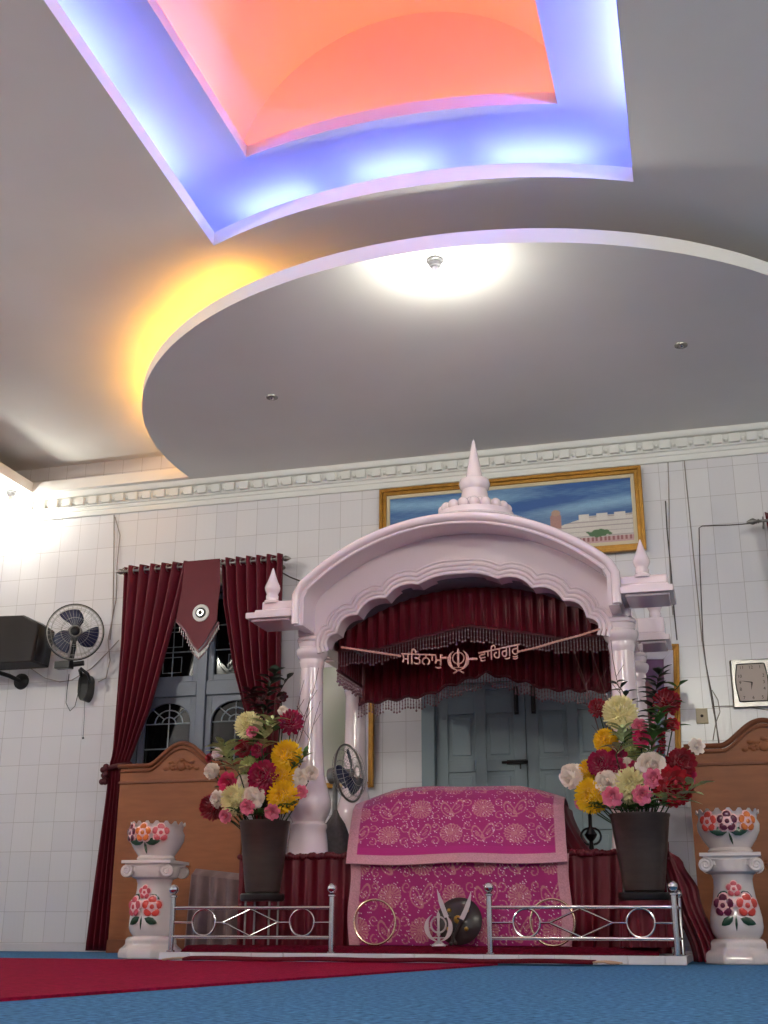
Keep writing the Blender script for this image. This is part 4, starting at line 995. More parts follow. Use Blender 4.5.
def pedestal(cx, cy, label, blabel, cols, turn):
    o = thing('ceramic_pedestal', label, 'pedestal', (cx, cy, .0005), 'flowered ceramic pedestals')
    b = MB(); q = []
    for k in range(8):
        pass
    bot = [(.205, .0005), (.208, .03), (.20, .055), (.175, .075), (.165, .085), (.165, .115), (.150, .13), (.135, .137)]
    b.lathe(bot, (cx, cy, 0), 8, True, Matrix.Rotation(PI / 8 + turn, 3, 'Z')); 
    # scalloped feet between which the edge arches up
    base = b.build('base', M['cer'], o, bevel=.008)
    body = [(.118, .135), (.140, .165), (.148, .20), (.146, .25), (.134, .31), (.120, .36), (.112, .42), (.110, .46), (.118, .485), (.126, .49)]
    b = MB(); b.lathe(body, (cx, cy, 0), 36); bd = b.build('shaft', M['cer'], o)
    c_ = MB(); w = .162; R0 = Matrix.Rotation(turn, 3, 'Z'); cc = Vector((cx, cy, 0))
    t = MB(); t.box(-w - .008, -w - .008, .583, w + .008, w + .008, .6035); t.box(-w + .01, -w + .01, .565, w - .01, w - .01, .584); t.lathe([(.125, .488), (.15, .50), (.16, .53), (.165, .566)], (0, 0, 0), 28)
    for sy_ in (-1, 1):
        for s in (-1, 1):
            pts = []
            for k in range(30):
                th = k * .42; rr = .040 * (1 - k / 34); pts.append((s * (w - .022) + s * rr * math.cos(th + PI / 2) * 1, sy_ * (w - .012), .537 + rr * math.sin(th + PI / 2)))
            t.tube(pts, .0065, 6)
            t.prism([(s * (w - .022) + .040 * math.cos(2 * PI * k / 20), .537 + .040 * math.sin(2 * PI * k / 20)) for k in range(20)], sy_ * (w - .030) - .018, sy_ * (w - .030) + .018, 'y')
        t.box(-w + .03, sy_ * (w - .045) - .02, .535, w - .03, sy_ * (w - .045) + .02, .567)
    c_.add([R0 @ Vector(v) + cc for v in t.v], t.f); c_.build('scrolled_capital', M['cer'], o, bevel=.004)
    view = math.atan2(-cy, -cx)       # side that faces the hall
    view = math.atan2(0 - cy, 0 - cx) + (-.5 if cx < -2 else 0)
    for (dz, da, R, ck) in ((.405, .0, .050, cols[0]), (.315, -.45, .074, cols[1]), (.315, .45, .076, cols[2])):
        p, nv = surf(body, (cx, cy), dz, view + da); blossom(bd, p, nv, R, ck)
    for (dz, da, d, L_) in ((.385, -.25, 200, .075), (.385, .25, -20, .075), (.255, -.1, 215, .085), (.245, .15, -20, .09), (.26, .0, 268, .085)):
        p, nv = surf(body, (cx, cy), dz, view + da); cleaf(bd, p, nv, d, L_, .045 if d != 268 else .014)
    # bowl
    g = thing('ceramic_bowl', blabel, 'bowl', (cx, cy, .604), 'flowered ceramic bowls')
    bp = [(.120, .6045), (.128, .62), (.118, .635), (.150, .68), (.176, .73), (.180, .77), (.166, .80), (.170, .825)]
    b = MB(); N = 72; vs = []; fs = []
    full = bp + [(.182, .842)] + [(.174, .838), (.162, .82), (.158, .80), (.168, .77), (.14, .69), (.10, .65), (.001, .645)]
    for k, (r, z) in enumerate(full):
        for i in range(N):
            zz = z + (.010 * (1 if (i // 2) % 2 else -1) if k in (8, 9) else 0); a = 2 * PI * i / N; vs.append((cx + r * math.cos(a), cy + r * math.sin(a), zz))
    for k in range(len(full) - 1):
        for i in range(N): j = (i + 1) % N; fs.append((k * N + i, k * N + j, (k + 1) * N + j, (k + 1) * N + i))
    fs.append(tuple(range(N))[::-1]); b.add(vs, fs); bo = b.build('bowl_body', M['cer'], g)
    for da, ck, R in ((-.62, cols[3], .068), (-.02, cols[4], .068), (.60, cols[5], .066)):
        p, nv = surf(bp, (cx, cy), .775, view + da); blossom(bo, p, nv, R, ck)
    for da, d, L_ in ((-.05, 175, .10), (.05, 5, .10), (.0, 285, .075)):
        p, nv = surf(bp, (cx, cy), .715, view + da); cleaf(bo, p, nv, d, L_, .05 if d != 285 else .014)
pedestal(-3.66, 7.56, 'white ceramic pedestal with glazed flowers standing left of the step', 'zigzag rimmed ceramic bowl on the left pedestal, plum and orange flowers', ('rose_pink', 'rose_pink', 'coral', 'plum', 'orange', 'rose_pink'), .06)
pedestal(.008, 7.56, 'white ceramic pedestal with glazed flowers standing right of the step', 'zigzag rimmed ceramic bowl on the right pedestal, plum flower in the middle', ('rose_pink', 'plum', 'coral', 'coral', 'plum', 'orange'), -.03)

# ------------------------------------------------------------------ wooden headboards
def board(cx, label, y):
    o = thing('carved_headboard', label, 'headboard', (cx, y, .0005), 'wooden headboards')
    hw = .575
    def top(d, off=0):
        a = abs(d)
        if a > .30: return 1.475 - off
        return 1.475 + .175 * (math.cos(PI * (a / .30)) * .5 + .5) ** .75 - off
    xs = [-hw + 2 * hw * i / 60 for i in range(61)]
    mb = MB(); mb.prism([(cx - hw + .02, .0005), (cx + hw - .02, .0005)] + [(cx + d * .965, top(d, .02)) for d in xs[::-1]], y, y + .035, 'y'); mb.build('panel', M['wood'], o, bevel=.003)
    mb = MB(); mb.tube([(cx + d, y - .004, top(d)) for d in xs], .020, 8); mb.tube([(cx + d * .97, y - .006, top(d) - .045) for d in xs], .009, 6); mb.build('crest_moulding', M['wooddark'], o)
    mb = MB(); mb.box(cx - hw + .015, y - .014, 1.33, cx + hw - .015, y, 1.35); mb.build('cross_rail', M['wooddark'], o, bevel=.003); mb = MB(); mb.box(cx - hw + .015, y - .016, .0005, cx + hw - .015, y, .10); mb.build('foot_rail', M['wooddark'], o, bevel=.003)
    for zc, w_, nm in ((1.44, .12, 'carving'), (.60, .14, 'carving')):
        mb = MB()
        for k in range(13):
            a = PI * k / 12; r1 = w_ * (.9 + .25 * math.cos(k * 2.1)); mb.sphere((cx + r1 * math.cos(a), y - .004, zc + .55 * r1 * math.sin(a)), .019, 8, 6, (1.3, .5, .8))
            mb.sphere((cx + .55 * r1 * math.cos(a), y - .006, zc + .3 * r1 * math.sin(a)), .016, 8, 6, (1.2, .5, .9))
        mb.sphere((cx, y - .006, zc + .02), .035, 10, 8, (1.2, .5, 1.1)); mb.build(nm, M['wood'], o)
board(-4.325, 'honey brown carved headboard standing by the curtained window on the left', 9.30)
board(.315, 'honey brown carved headboard standing under the clock on the right', 9.30)
M['taupe'] = mat('taupe_cloth', (124, 98, 98), .85, bump=.3, bscale=30, vary=.15, vscale=7, sheen=.2)
M['navy'] = mat('near_black_box', (34, 32, 42), .5)
mb = MB(); mb.grid(lambda u, v: (-3.98 + .46 * u - .03 * v * (1 - 2 * u), 8.86 + .03 * math.sin(u * 24) * (.3 + v) + .25 * (1 - min(1, v * 5)), .62 - .60 * max(0, v - .15) / .85 - .05 * u), 60, 14)
tag(mb.build('folded_cloth', M['taupe'], loc=(-3.75, 8.9, .01), solid=.01), 'greyish brown cloth draped low behind the left end of the railing', 'cloth')
o = thing('small_bench', 'low bench hidden under the greyish brown cloth', 'bench', (-3.76, 9.0, 0)); mb = MB(); mb.box(-3.96, 8.93, .46, -3.54, 9.2, .52); mb.build('seat', M['wooddark'], o)
for x_, y_ in ((-3.94, 8.95), (-3.56, 8.95), (-3.94, 9.18), (-3.56, 9.18)):
    mb = MB(); mb.box(x_ - .015, y_ - .015, .0005, x_ + .015, y_ + .015, .4595); mb.build('leg', M['wooddark'], o)
o = thing('dark_case', 'near black upright case between the left headboard and the throne base', 'case', (-3.30, 8.7, 0)); mb = MB(); mb.box(-3.44, 8.62, .001, -3.12, 8.80, .50); mb.build('case_body', M['navy'], o, bevel=.01)
mb = MB(); mb.tube([(-3.34, 8.71, .495), (-3.34, 8.71, .525), (-3.22, 8.71, .525), (-3.22, 8.71, .495)], .007, 8); mb.build('handle', M['steel'], o)
mb = MB(); mb.box(-3.40, 8.612, .40, -3.36, 8.621, .44); mb.box(-3.20, 8.612, .40, -3.16, 8.621, .44); mb.build('clasp', M['steel'], o)

# drape at the right end of the base
def drf(u, v):
    z = .665 - .655 * v; L_ = sinterp([(0, -.40), (.3, -.37), (1, -.25)], v); R_ = sinterp([(0, -.36), (.12, -.27), (.4, -.19), (1, -.085)], v)
    cv = u * PI
    return (L_ + (R_ - L_) * u + .0, 7.60 - (.03 + .08 * v) * math.sin(cv) + .016 * v * math.sin(u * 26), z - .03 * math.sin(PI * min(1, abs(u - .4) * 1.2)) * (1 - v))
mb = MB(); mb.grid(drf, 50, 24)
mb.grid(lambda u, v: (-.34 - .17 * u, 7.53 + .02 * math.sin(v * 9) + .02 * u, .672 - .10 * v - .02 * u + .01 * math.sin(u * 11)), 16, 8)
tag(mb.build('satin_drape', M['burg'], loc=(-.22, 7.56, .01), solid=.006), 'wine red satin cloth falling to the floor at the right end of the throne base', 'cloth')

# ------------------------------------------------------------------ table fan, grey bundle, stand behind
def fan_cage(cage, grille_m, C_, q, R, depth, name='cage'):
    mb = MB()
    def T(v): return C_ + q @ Vector(v)
    for r, z in ((R, 0), (R * .86, depth * .32), (R * .5, depth * .5), (R * .2, depth * .52), (R * .86, -depth * .3), (R * .5, -depth * .45)):
        mb.tube([T((r * math.cos(2 * PI * i / 40), r * math.sin(2 * PI * i / 40), z)) for i in range(40)], .006 if r == R else .0022, 6, closed=True)
    for k in range(36):
        a = 2 * PI * k / 36; c, s = math.cos(a), math.sin(a)
        for sg in (1, -1): mb.tube([T((R * c, R * s, 0)), T((R * .86 * c, R * .86 * s, sg * depth * .32)), T((R * .5 * c, R * .5 * s, sg * depth * .5)), T((R * .16 * c, R * .16 * s, sg * depth * .52))], .0014, 4)
    return mb.build(name, grille_m, cage)
def blades(par, m_, C_, q, R, n=3, a0=0):
    for k in range(n):
        mb = MB(); b = a0 + 2 * PI * k / n
        def fn(u, v):
            r = R * (.14 + .86 * u); half = (.18 + .52 * math.sin(PI * min(1, .18 + u * .62))) * (1 - .1 * u); an = b + (v - .5) * 2 * half + .55 * u
            if u > .92: r -= .0
            return C_ + q @ Vector((r * math.cos(an), r * math.sin(an), (v - .5) * .05 * (.6 + .4 * u)))
        mb.grid(fn, 10, 6); mb.build('blade', m_, par, solid=.003)
M['bluebl'] = mat('dark_blue_fan_blade', (30, 34, 66), .35); M['cagem'] = mat('grey_wire_cage', (158, 156, 150), .35, metal=.5)
# wall fan
C_ = at(75, 632, 9.28); nrm = Vector((.50, -.86, -.10)).normalized(); q = nrm.to_track_quat('Z', 'Y').to_matrix()
o = thing('wall_fan', 'black wall mounted fan with dark blue blades beside the speaker', 'fan', (C_.x, 9.68, C_.z))
cg = fan_cage(o, M['cagem'], C_, q, .240, .15); mb = MB(); mb.tube([C_ + q @ Vector((.245 * math.cos(2 * PI * i / 44), .245 * math.sin(2 * PI * i / 44), -.005)) for i in range(44)], .010, 8, closed=True); mb.build('cage_rim', M['black'], o)
blades(o, M['bluebl'], C_, q, .205, 3, 1.38)
mb = MB(); mb.lathe([(.05, -.02), (.052, .02), (.03, .045), (.001, .05)], C_, 20, True, q); mb.build('hub', M['black'], o)
mb = MB(); mb.lathe([(.02, -.18), (.065, -.17), (.07, -.08), (.045, -.03)], C_, 20, True, q); mo = mb.build('motor', M['black'], o)
A = C_ + q @ Vector((0, 0, -.12)); B = at(70, 665, 9.34)
mb = MB(); mb.tube([A, A + Vector((0, .0, -.15)), B + Vector((0, 0, .0))], .022, 10); b2 = at(60, 666, 9.3); mb.tube([b2, at(84, 663, 9.36)], .024, 10); mb.box(b2.x - .03, 9.25, b2.z - .03, b2.x + .12, 9.33, b2.z + .035)
mb.tube([at(80, 668, 9.38), at(88, 674, 9.42), at(91, 682, 9.5)], .014, 8); mb.build('arm', M['black'], o, bevel=.004)
c2 = at(86, 686, 9.62); mb = MB()
mb.prism([(c2.x + .05 * math.cos(a_), c2.z + (.075 if math.sin(a_) > 0 else .11) * math.sin(a_) + (.03 if math.sin(a_) > 0 else -.03)) for a_ in [2 * PI * i / 24 for i in range(24)]], 9.56, 9.689, 'y'); mb.tube([at(80, 670, 9.5), c2 + Vector((-.03, -.04, .08))], .018, 8)
mb.build('wall_bracket', M['black'], o, bevel=.01)
mb = MB(); mb.tube([at(*p, 9.55) for p in ((69, 674), (67, 690), (66, 703), (70, 711), (75, 706), (79, 690), (80, 678))], .0035, 5)
mb.tube([at(*p, 9.55) for p in ((85, 697), (84.5, 715), (83, 737))], .0025, 5); mb.sphere(at(83, 738, 9.55), .010, 8, 6); mb.build('pull_cord', M['black'], o)
# loudspeaker on its bracket
o = thing('wall_speaker', 'dark angular loudspeaker on a wall arm at the left edge', 'speaker', (-6.2, 9.4, 2.41))
mb = MB(); poly = [(-6.75, 2.86), (-5.90, 2.832), (-5.745, 2.735), (-5.775, 2.405), (-6.75, 2.405)]; mb.prism(poly, 9.20, 9.50, 'y'); mb.build('cabinet', M['blackbox'], o, bevel=.012)
mb = MB(); mb.add([(-5.87, 9.22, 2.815), (-5.87, 9.48, 2.815), (-5.755, 9.48, 2.742), (-5.755, 9.22, 2.742)], [(0, 1, 2, 3)]); mb.add([(-5.738, 9.23, 2.72), (-5.738, 9.47, 2.72), (-5.767, 9.47, 2.42), (-5.767, 9.23, 2.42)], [(0, 1, 2, 3)]); mb.build('grille', M['black'], o, solid=.006)
mb = MB(); mb.lathe([(.028, 0), (.026, .006), (.001, .008)], (-6.35, 9.20, 2.60), 16, True, Matrix.Rotation(PI / 2, 3, 'X')); mb.build('badge', M['steel'], o)
pb = at(20, 681, 9.66); mb = MB(); mb.lathe([(.075, 0), (.072, .018), (.05, .028), (.02, .04)], (pb.x, 9.689, pb.z), 28, True, Matrix.Rotation(PI / 2, 3, 'X')); mb.tube([(pb.x, 9.66, pb.z), (pb.x - .05, 9.55, pb.z + .03), (pb.x - .25, 9.42, pb.z + .09), (pb.x - .27, 9.40, 2.41)], .020, 10); mb.build('wall_arm', M['black'], o)
# table fan beside the cover, seen nearly edge on
C_ = at(349, 773, 8.15); nrm = Vector((.97, -.20, .10)).normalized(); q = nrm.to_track_quat('Z', 'Y').to_matrix()
o = thing('table_fan', 'grey table fan turned sideways between the left columns', 'fan', (C_.x - .08, 8.17, BZ))
fan_cage(o, M['cagem'], C_, q, .195, .13); blades(o, M['bluebl'], C_, q, .165, 3, .9)
mb = MB(); mb.tube([C_ + q @ Vector((.198 * math.cos(2 * PI * i / 44), .198 * math.sin(2 * PI * i / 44), 0)) for i in range(44)], .007, 8, closed=True); mb.build('cage_rim', M['steel'], o)
mb = MB(); mb.lathe([(.03, -.16), (.055, -.15), (.06, -.06), (.03, -.02), (.028, .03), (.001, .04)], C_, 18, True, q); mb.build('motor', M['holder'], o)
mb = MB(); bb = C_ + q @ Vector((0, 0, -.11)); mb.tube([bb, (bb.x, bb.y, BZ + .04)], .018, 10); mb.lathe([(.11, BZ + .001), (.11, BZ + .02), (.06, BZ + .04), (.02, BZ + .06)], (bb.x, bb.y, 0), 24); mb.build('stand', M['holder'], o)
M['greyb'] = mat('grey_bristle', (92, 84, 84), .9, bump=.6, bscale=120, vary=.15, vscale=50)
cb = at(334, 830, 7.95); mb = MB(); mb.lathe([(.04, BZ + .001), (.085, BZ + .03), (.10, BZ + .10), (.092, BZ + .18), (.065, BZ + .25), (.03, BZ + .30), (.012, BZ + .34)], (cb.x, 7.98, 0), 24)
tag(mb.build('grey_bundle', M['greyb'], loc=(cb.x, 7.98, BZ)), 'grey bristly bundle standing beside the left column foot', 'bundle')
# dark ornamental stand right of the cover
p_ = at(591, 840, 7.85); o = thing('ornamental_stand', 'slim black ornamental stand on the base right of the magenta cover', 'stand', (p_.x, 7.86, BZ))
mb = MB(); mb.lathe([(.055, BZ + .001), (.05, BZ + .015), (.018, BZ + .03), (.012, BZ + .10), (.03, BZ + .12), (.04, BZ + .14), (.02, BZ + .17), (.012, BZ + .19), (.012, BZ + .30), (.02, BZ + .31), (.012, BZ + .33)], (p_.x, 7.86, 0), 18); mb.build('spindle', M['black'], o)
mb = MB()
for s in (-1, 1): mb.tube([(p_.x + s * (.012 + .05 * math.sin(t * 1.1)), 7.86, BZ + .13 + .05 * math.cos(t * 1.1)) for t in [i * .35 for i in range(9)]], .007, 6)
mb.build('scroll', M['black'], o)

# ------------------------------------------------------------------ curtains
def rod(xa, xb, z, y, label, fins=(1, 1)):
    o = thing('curtain_rod', label, 'curtain rod', ((xa + xb) / 2, y, z), 'curtain rods')
    mb = MB(); mb.tube([(xa, y, z), (xb, y, z)], .012, 10); mb.build('pole', M['steel'], o)
    for x_, s, f in ((xa, -1, fins[0]), (xb, 1, fins[1])):
        if f:
            mb = MB(); mb.lathe([(.012, 0), (.02, .01), (.012, .02), (.026, .045), (.028, .055), (.014, .085), (.001, .105)], (x_, y, z), 14, True, Matrix.Rotation(s * PI / 2, 3, 'Y')); mb.build('finial', M['steel'], o)
    for x_ in (xa + .04, xb - .04):
        mb = MB(); mb.tube([(x_, y + .002, z), (x_, 9.688, z - .02)], .008, 8); mb.lathe([(.024, 0), (.022, .006)], (x_, 9.689, z - .02), 14, True, Matrix.Rotation(PI / 2, 3, 'X')); mb.build('bracket', M['steel'], o)
YR = 9.50
zr = 3.262
def curtain(label, Lt, Rt, npl, ztop, zbot, ztie, sidetie, rings=True, yc=YR):
    o = thing('window_curtain', label, 'curtain', ((Lt[0][1] + Rt[0][1]) / 2, yc, zbot), 'wine red curtains')
    mb = MB()
    def fn(u, v):
        z = ztop + (zbot - ztop) * v; L_, R_ = interp([(a, b) for a, b in Lt[::-1]], z), interp([(a, b) for a, b in Rt[::-1]], z)
        w = R_ - L_; ph = u * npl * 2 * PI; amp = .042 * min(1, .35 + w / .5)
        return (L_ + w * (u + .018 * math.sin(ph * 1.0)), yc + amp * math.sin(ph) * (1 if z > ztie else .8), z)
    mb.grid(fn, npl * 14, 50); cu = mb.build('cloth', M['curtain'], o, solid=.003)
    if rings:
        L0, R0 = Lt[0][1], Rt[0][1]
        for k in range(npl * 2):
            u = k / (npl * 2); x = L0 + (R0 - L0) * u
            mb = MB(); mb.tube([(x, yc + .030 * math.cos(a), zr + .030 * math.sin(a)) for a in [2 * PI * i / 16 for i in range(16)]], .006, 6, closed=True); mb.build('eyelet', M['steel'], o)
    zt_ = ztie; L_, R_ = interp(Lt[::-1], zt_), interp(Rt[::-1], zt_); c = (L_ + R_) / 2; w = (R_ - L_) / 2 + .02
    mb = MB(); mb.tube([(c + w * math.cos(a), yc + .055 * math.sin(a), zt_ + .02 * math.cos(a) * sidetie) for a in [2 * PI * i / 24 for i in range(24)]], .022, 8, closed=True)
    for k in range(14): mb.sphere((c - sidetie * (w - .02) + random.uniform(-.02, .02), yc - .05 + random.uniform(-.02, .01), zt_ - .07 + random.uniform(-.09, .08)), .028, 7, 5)
    mb.build('tieback', M['burgdark'], o); return o
X = lambda px, py: at(px, py, YR).x; Z = lambda px, py: at(px, py, YR).z
rod(X(126, 572), X(280, 560), zr, YR, 'metal rod over the left window holding two wine curtains')
curtain('wine red curtain on the left side of the left window, gathered low by a tie', [(3.305, X(124, 570)), (2.6, X(120, 655)), (1.62, X(112, 762)), (1.50, X(108, 778)), (1.30, X(106, 800)), (.06, X(86, 943))],
        [(3.305, X(190, 565)), (3.0, X(182, 600)), (2.6, X(169, 655)), (2.0, X(150, 722)), (1.62, X(133, 760)), (1.50, X(127, 778)), (1.30, X(126, 800)), (.06, X(120, 943))], 6, 3.305, .012, 1.50, 1)
curtain('wine red curtain on the right side of the left window, beside the white canopy', [(3.305, X(221, 562)), (2.9, X(223, 610)), (2.3, X(233, 680)), (1.62, X(254, 760)), (1.50, X(257, 778)), (1.3, X(257, 800)), (.06, X(246, 943))],
        [(3.305, X(283, 556)), (2.6, X(281, 650)), (2.0, X(280, 710)), (1.62, X(278, 760)), (1.50, X(277, 778)), (1.3, X(278, 800)), (.06, X(284, 943))], 6, 3.305, .012, 1.50, -1)
o = thing('pelmet_pendant', 'pointed wine red pelmet with beaded edge and round white medallion between the left curtains', 'pelmet', (X(203, 600), YR, 3.0), 'wine pelmets')
pp = [(187, 563), (222, 560), (222, 590), (220, 606), (219, 622), (212, 634), (205, 646), (199, 652), (193, 646), (186, 632), (178, 623), (181, 606), (184, 590)]
P2 = [(X(*p), Z(*p)) for p in pp]; mb = MB(); mb.prism(P2, YR - .048, YR - .042, 'y'); mb.build('cloth', M['curtain'], o, smooth=False)
mb = MB(); ed = [at(*p, YR - .05) for p in pp[4:11]]
mb.tube(ed, .012, 6)
for a, b in zip(ed, ed[1:]):
    for t in (0, .25, .5, .75): c = a.lerp(b, t); mb.tube([c, c - Vector((0, 0, .055))], .003, 4); mb.sphere(c - Vector((0, 0, .06)), .009, 6, 4)
mb.build('bead_edge', M['bead'], o)
mc = at(201, 613, YR - .05); Rx = Matrix.Rotation(PI / 2, 3, 'X')
mb = MB(); mb.lathe([(.078, 0), (.076, .010), (.05, .012), (.048, .004)], mc, 30, True, Rx); md = mb.build('medallion', M['plaster'], o)
mb = MB(); mb.lathe([(.046, .004), (.044, .014), (.034, .014), (.033, .004)], mc, 30, True, Rx); mb.lathe([(.018, .008), (.016, .020), (.001, .022)], mc, 20, True, Rx); mb.build('dark_ring', M['black'], md)
mb = MB(); mb.lathe([(.033, .008), (.030, .018), (.020, .018), (.019, .008)], mc, 30, True, Rx); mb.build('silver_ring', M['chrome'], md)
# right window curtain, only its edge in view
zr2 = at(760, 521, YR).z
o = thing('curtain_rod', 'metal rod with pointed finial at the right edge above the clock', 'curtain rod', (.9, YR, zr2), 'curtain rods')
xr = at(757, 521, YR).x
mb = MB(); mb.tube([(xr, YR, zr2), (1.9, YR, zr2)], .012, 10); mb.build('pole', M['steel'], o)
mb = MB(); mb.lathe([(.012, 0), (.02, .01), (.012, .02), (.026, .045), (.028, .055), (.014, .085), (.001, .105)], (xr + .02, YR, zr2), 14, True, Matrix.Rotation(-PI / 2, 3, 'Y')); mb.build('finial', M['steel'], o)
mb = MB(); mb.tube([(xr + .05, YR, zr2), (xr + .05, 9.688, zr2)], .008, 8); mb.build('bracket', M['steel'], o)
xs0 = at(763, 520, YR).x; zr_ = zr; zr = zr2
curtain('wine red curtain at the right edge of the picture, beside the clock', [(3.6, xs0), (2.9, xs0 + .05), (2.3, xs0 + .22), (1.5, xs0 + .50), (1.2, xs0 + .50), (.06, xs0 + .42)], [(3.6, xs0 + .62), (2.5, xs0 + .66), (1.5, xs0 + .66), (.06, xs0 + .75)], 6, at(763, 512, YR).z, .012, 1.5, 1)
zr = zr_

# ------------------------------------------------------------------ pictures, clock, wires
def painting_color(U, V):
    """U 0..1 left to right, V 0..1 bottom to top"""
    rng = np.random.default_rng(11)
    def ns(x, y, s): return np.sin(x * s * 1.3 + 2 * np.sin(y * s * .7)) * np.sin(y * s * 1.7 + 1.5 * np.sin(x * s * .5 + 1))
    c = np.zeros((len(U), 3)); sky = np.array(lin((46, 88, 150))); cl = np.array(lin((138, 176, 206))); dk = np.array(lin((40, 62, 116)))
    d_ = V - .35 * U
    k = np.clip(.30 + .38 * np.sin(d_ * 9 + 1.2 * np.sin(U * 5)) + .22 * np.sin(d_ * 23 + U * 7 + 2 * np.sin(U * 3)) + .10 * ns(U * 9, V * 12, 6), 0, 1)[:, None]
    c = sky * (1 - k) + cl * k; w = np.clip((.66 - V) * 2.2, 0, 1)[:, None] * .7; c = c * (1 - w) + dk * w
    bank = V < .10 + .34 * np.clip((U - .5) * 3, 0, 1) ; wallc = np.array(lin((206, 196, 190))); c[bank] = wallc
    st_ = bank & (np.abs(np.mod(V * 13, 1) - .5) < .1); c[st_] = np.array(lin((164, 150, 148)))
    tower = (np.abs(U - .695) < .022) & (V > .28) & (V < .56 - 3.5 * np.abs(U - .695)); c[tower] = np.array(lin((168, 120, 112)))
    dome = (np.hypot((U - .695) * 2.8, V - .53) < .05) ; c[dome] = np.array(lin((178, 140, 120)))
    blk = (U > .78) & (V < .47) & (V > .36) & (np.mod(U * 14, 1) < .6); c[blk] = np.array(lin((214, 206, 200)))
    pinkf = (U > .72) & (V < .10); c[pinkf] = np.array(lin((190, 152, 150))); pst = pinkf & (np.mod(U * 60, 1) < .5) & (V > .03); c[pst] = np.array(lin((140, 80, 84)))
    tree = (np.hypot((U - .865) * 2.1, (V - .155) * 1.6) < .095 + .02 * np.sin(U * 160) * np.sin(V * 60)); c[tree] = np.array(lin((60, 96, 52)))
    return c * (.93 + .14 * rng.random((len(U), 1)))
M['paint'] = mat('painted_canvas', (100, 120, 150), .35, attr='col')
def picture(name, label, x0, x1, z0, z1, fw_, lw, y, colf, group=None, tilt=0, nu=150, nv=60, linm='cream'):
    o = thing(name, label, 'picture', ((x0 + x1) / 2, y, z0), group)
    def fr(a, w, ya, yb, m_, nm):
        mb = MB(); X0, X1, Z0, Z1 = x0 + a, x1 - a, z0 + a, z1 - a
        for q in (((X0, Z0), (X1, Z0), (X1 - w, Z0 + w), (X0 + w, Z0 + w)), ((X1, Z0), (X1, Z1), (X1 - w, Z1 - w), (X1 - w, Z0 + w)), ((X1, Z1), (X0, Z1), (X0 + w, Z1 - w), (X1 - w, Z1 - w)), ((X0, Z1), (X0, Z0), (X0 + w, Z0 + w), (X0 + w, Z1 - w))): mb.prism(list(q), ya, yb, 'y')
        return mb.build(nm, m_, o, bevel=.004)
    fr(0, fw_ * .5, y - .035, y + .012, M['gold'], 'gilt_frame'); fr(fw_ * .5, fw_ * .5, y - .022, y + .012, M['gold'], 'inner_moulding')
    if lw: fr(fw_, lw, y - .012, y + .012, M[linm], 'liner')
    a = fw_ + lw; mb = MB(); mb.grid(lambda u, v: (x0 + a + (x1 - x0 - 2 * a) * u, y - .004, z0 + a + (z1 - z0 - 2 * a) * v), nu, nv)
    U, V = np.meshgrid(np.linspace(0, 1, nu + 1), np.linspace(0, 1, nv + 1)); c = colf(U.ravel(), V.ravel()); mb.c = np.c_[c, np.ones(len(c))]
    mb.build('canvas', M['paint'], o, smooth=False, recalc=False)
    if tilt: o.rotation_euler = tilt
    return o
pic = picture('framed_painting', 'wide gilt framed painting of blue sky over white buildings high on the wall', -2.72, -.44, 3.135, 3.875, .062, .032, 9.655, painting_color, nu=340, nv=120)
def c1(U, V):
    k = np.clip(.5 + .5 * np.sin(U * 5 + 2 * np.sin(V * 4)), 0, 1)[:, None]; return np.array(lin((206, 206, 190))) * k + np.array(lin((168, 172, 150))) * (1 - k)
def c2(U, V):
    k = np.clip(V * 1.3 - .2 + .2 * np.sin(U * 6), 0, 1)[:, None]; c = np.array(lin((128, 84, 120))) * k + np.array(lin((108, 112, 146))) * (1 - k)
    f = np.hypot((U - .45), (V - .62) * 1.4) < .22; c[f] = np.array(lin((150, 96, 104))); g = (np.hypot((U - .45), (V - .30) * .8) < .26); c[g] = np.array(lin((142, 74, 96))); return c
M['mat'] = mat('white_picture_mount', (216, 208, 220), .6)
picture('framed_picture', 'tall gilt framed picture with a pale image on the wall behind the left columns', -3.36, -2.765, 1.285, 2.40, .045, .05, 9.66, c1, 'tall gilt framed pictures', nu=40, nv=60, linm='mat')
pr = picture('framed_picture', 'tall gilt framed picture with a purple image hanging askew behind the right column', -.78, -.300, 1.285, 2.335, .045, .075, 9.60, c2, 'tall gilt framed pictures', nu=40, nv=60, linm='mat', tilt=(math.radians(0), math.radians(3.2), 0))
# clock
cl = at(752, 683, 9.66); o = thing('wall_clock', 'silver framed rectangular wall clock with curved sides at the right', 'clock', (cl.x, 9.66, cl.z))
def rrect(w, h, bul, n=10):
    pts = []
    for i in range(n): t = i / n; pts.append((-w + 2 * w * t, -h))
    for i in range(n): t = i / n; pts.append((w + bul * math.sin(PI * t), -h + 2 * h * t))
    for i in range(n): t = i / n; pts.append((w - 2 * w * t, h))
    for i in range(n): t = i / n; pts.append((-w - bul * math.sin(PI * t), h - 2 * h * t))
    return [(cl.x + a, cl.z + b) for a, b in pts]
mb = MB(); mb.prism(rrect(.155, .185, .0), 9.64, 9.688, 'y'); mb.build('case', M['steel'], o, bevel=.012)
M['face'] = mat('beige_clock_face', (186, 168, 156), .4)
mb = MB(); mb.prism(rrect(.098, .142, .018), 9.634, 9.641, 'y'); mb.build('dial', M['face'], o)
mb = MB(); pth = rrect(.102, .146, .018); mb.tube([(a, 9.634, b) for a, b in pth], .005, 6, closed=True); mb.build('bezel', M['black'], o)
M['ink'] = mat('dark_print', (44, 36, 36), .6)
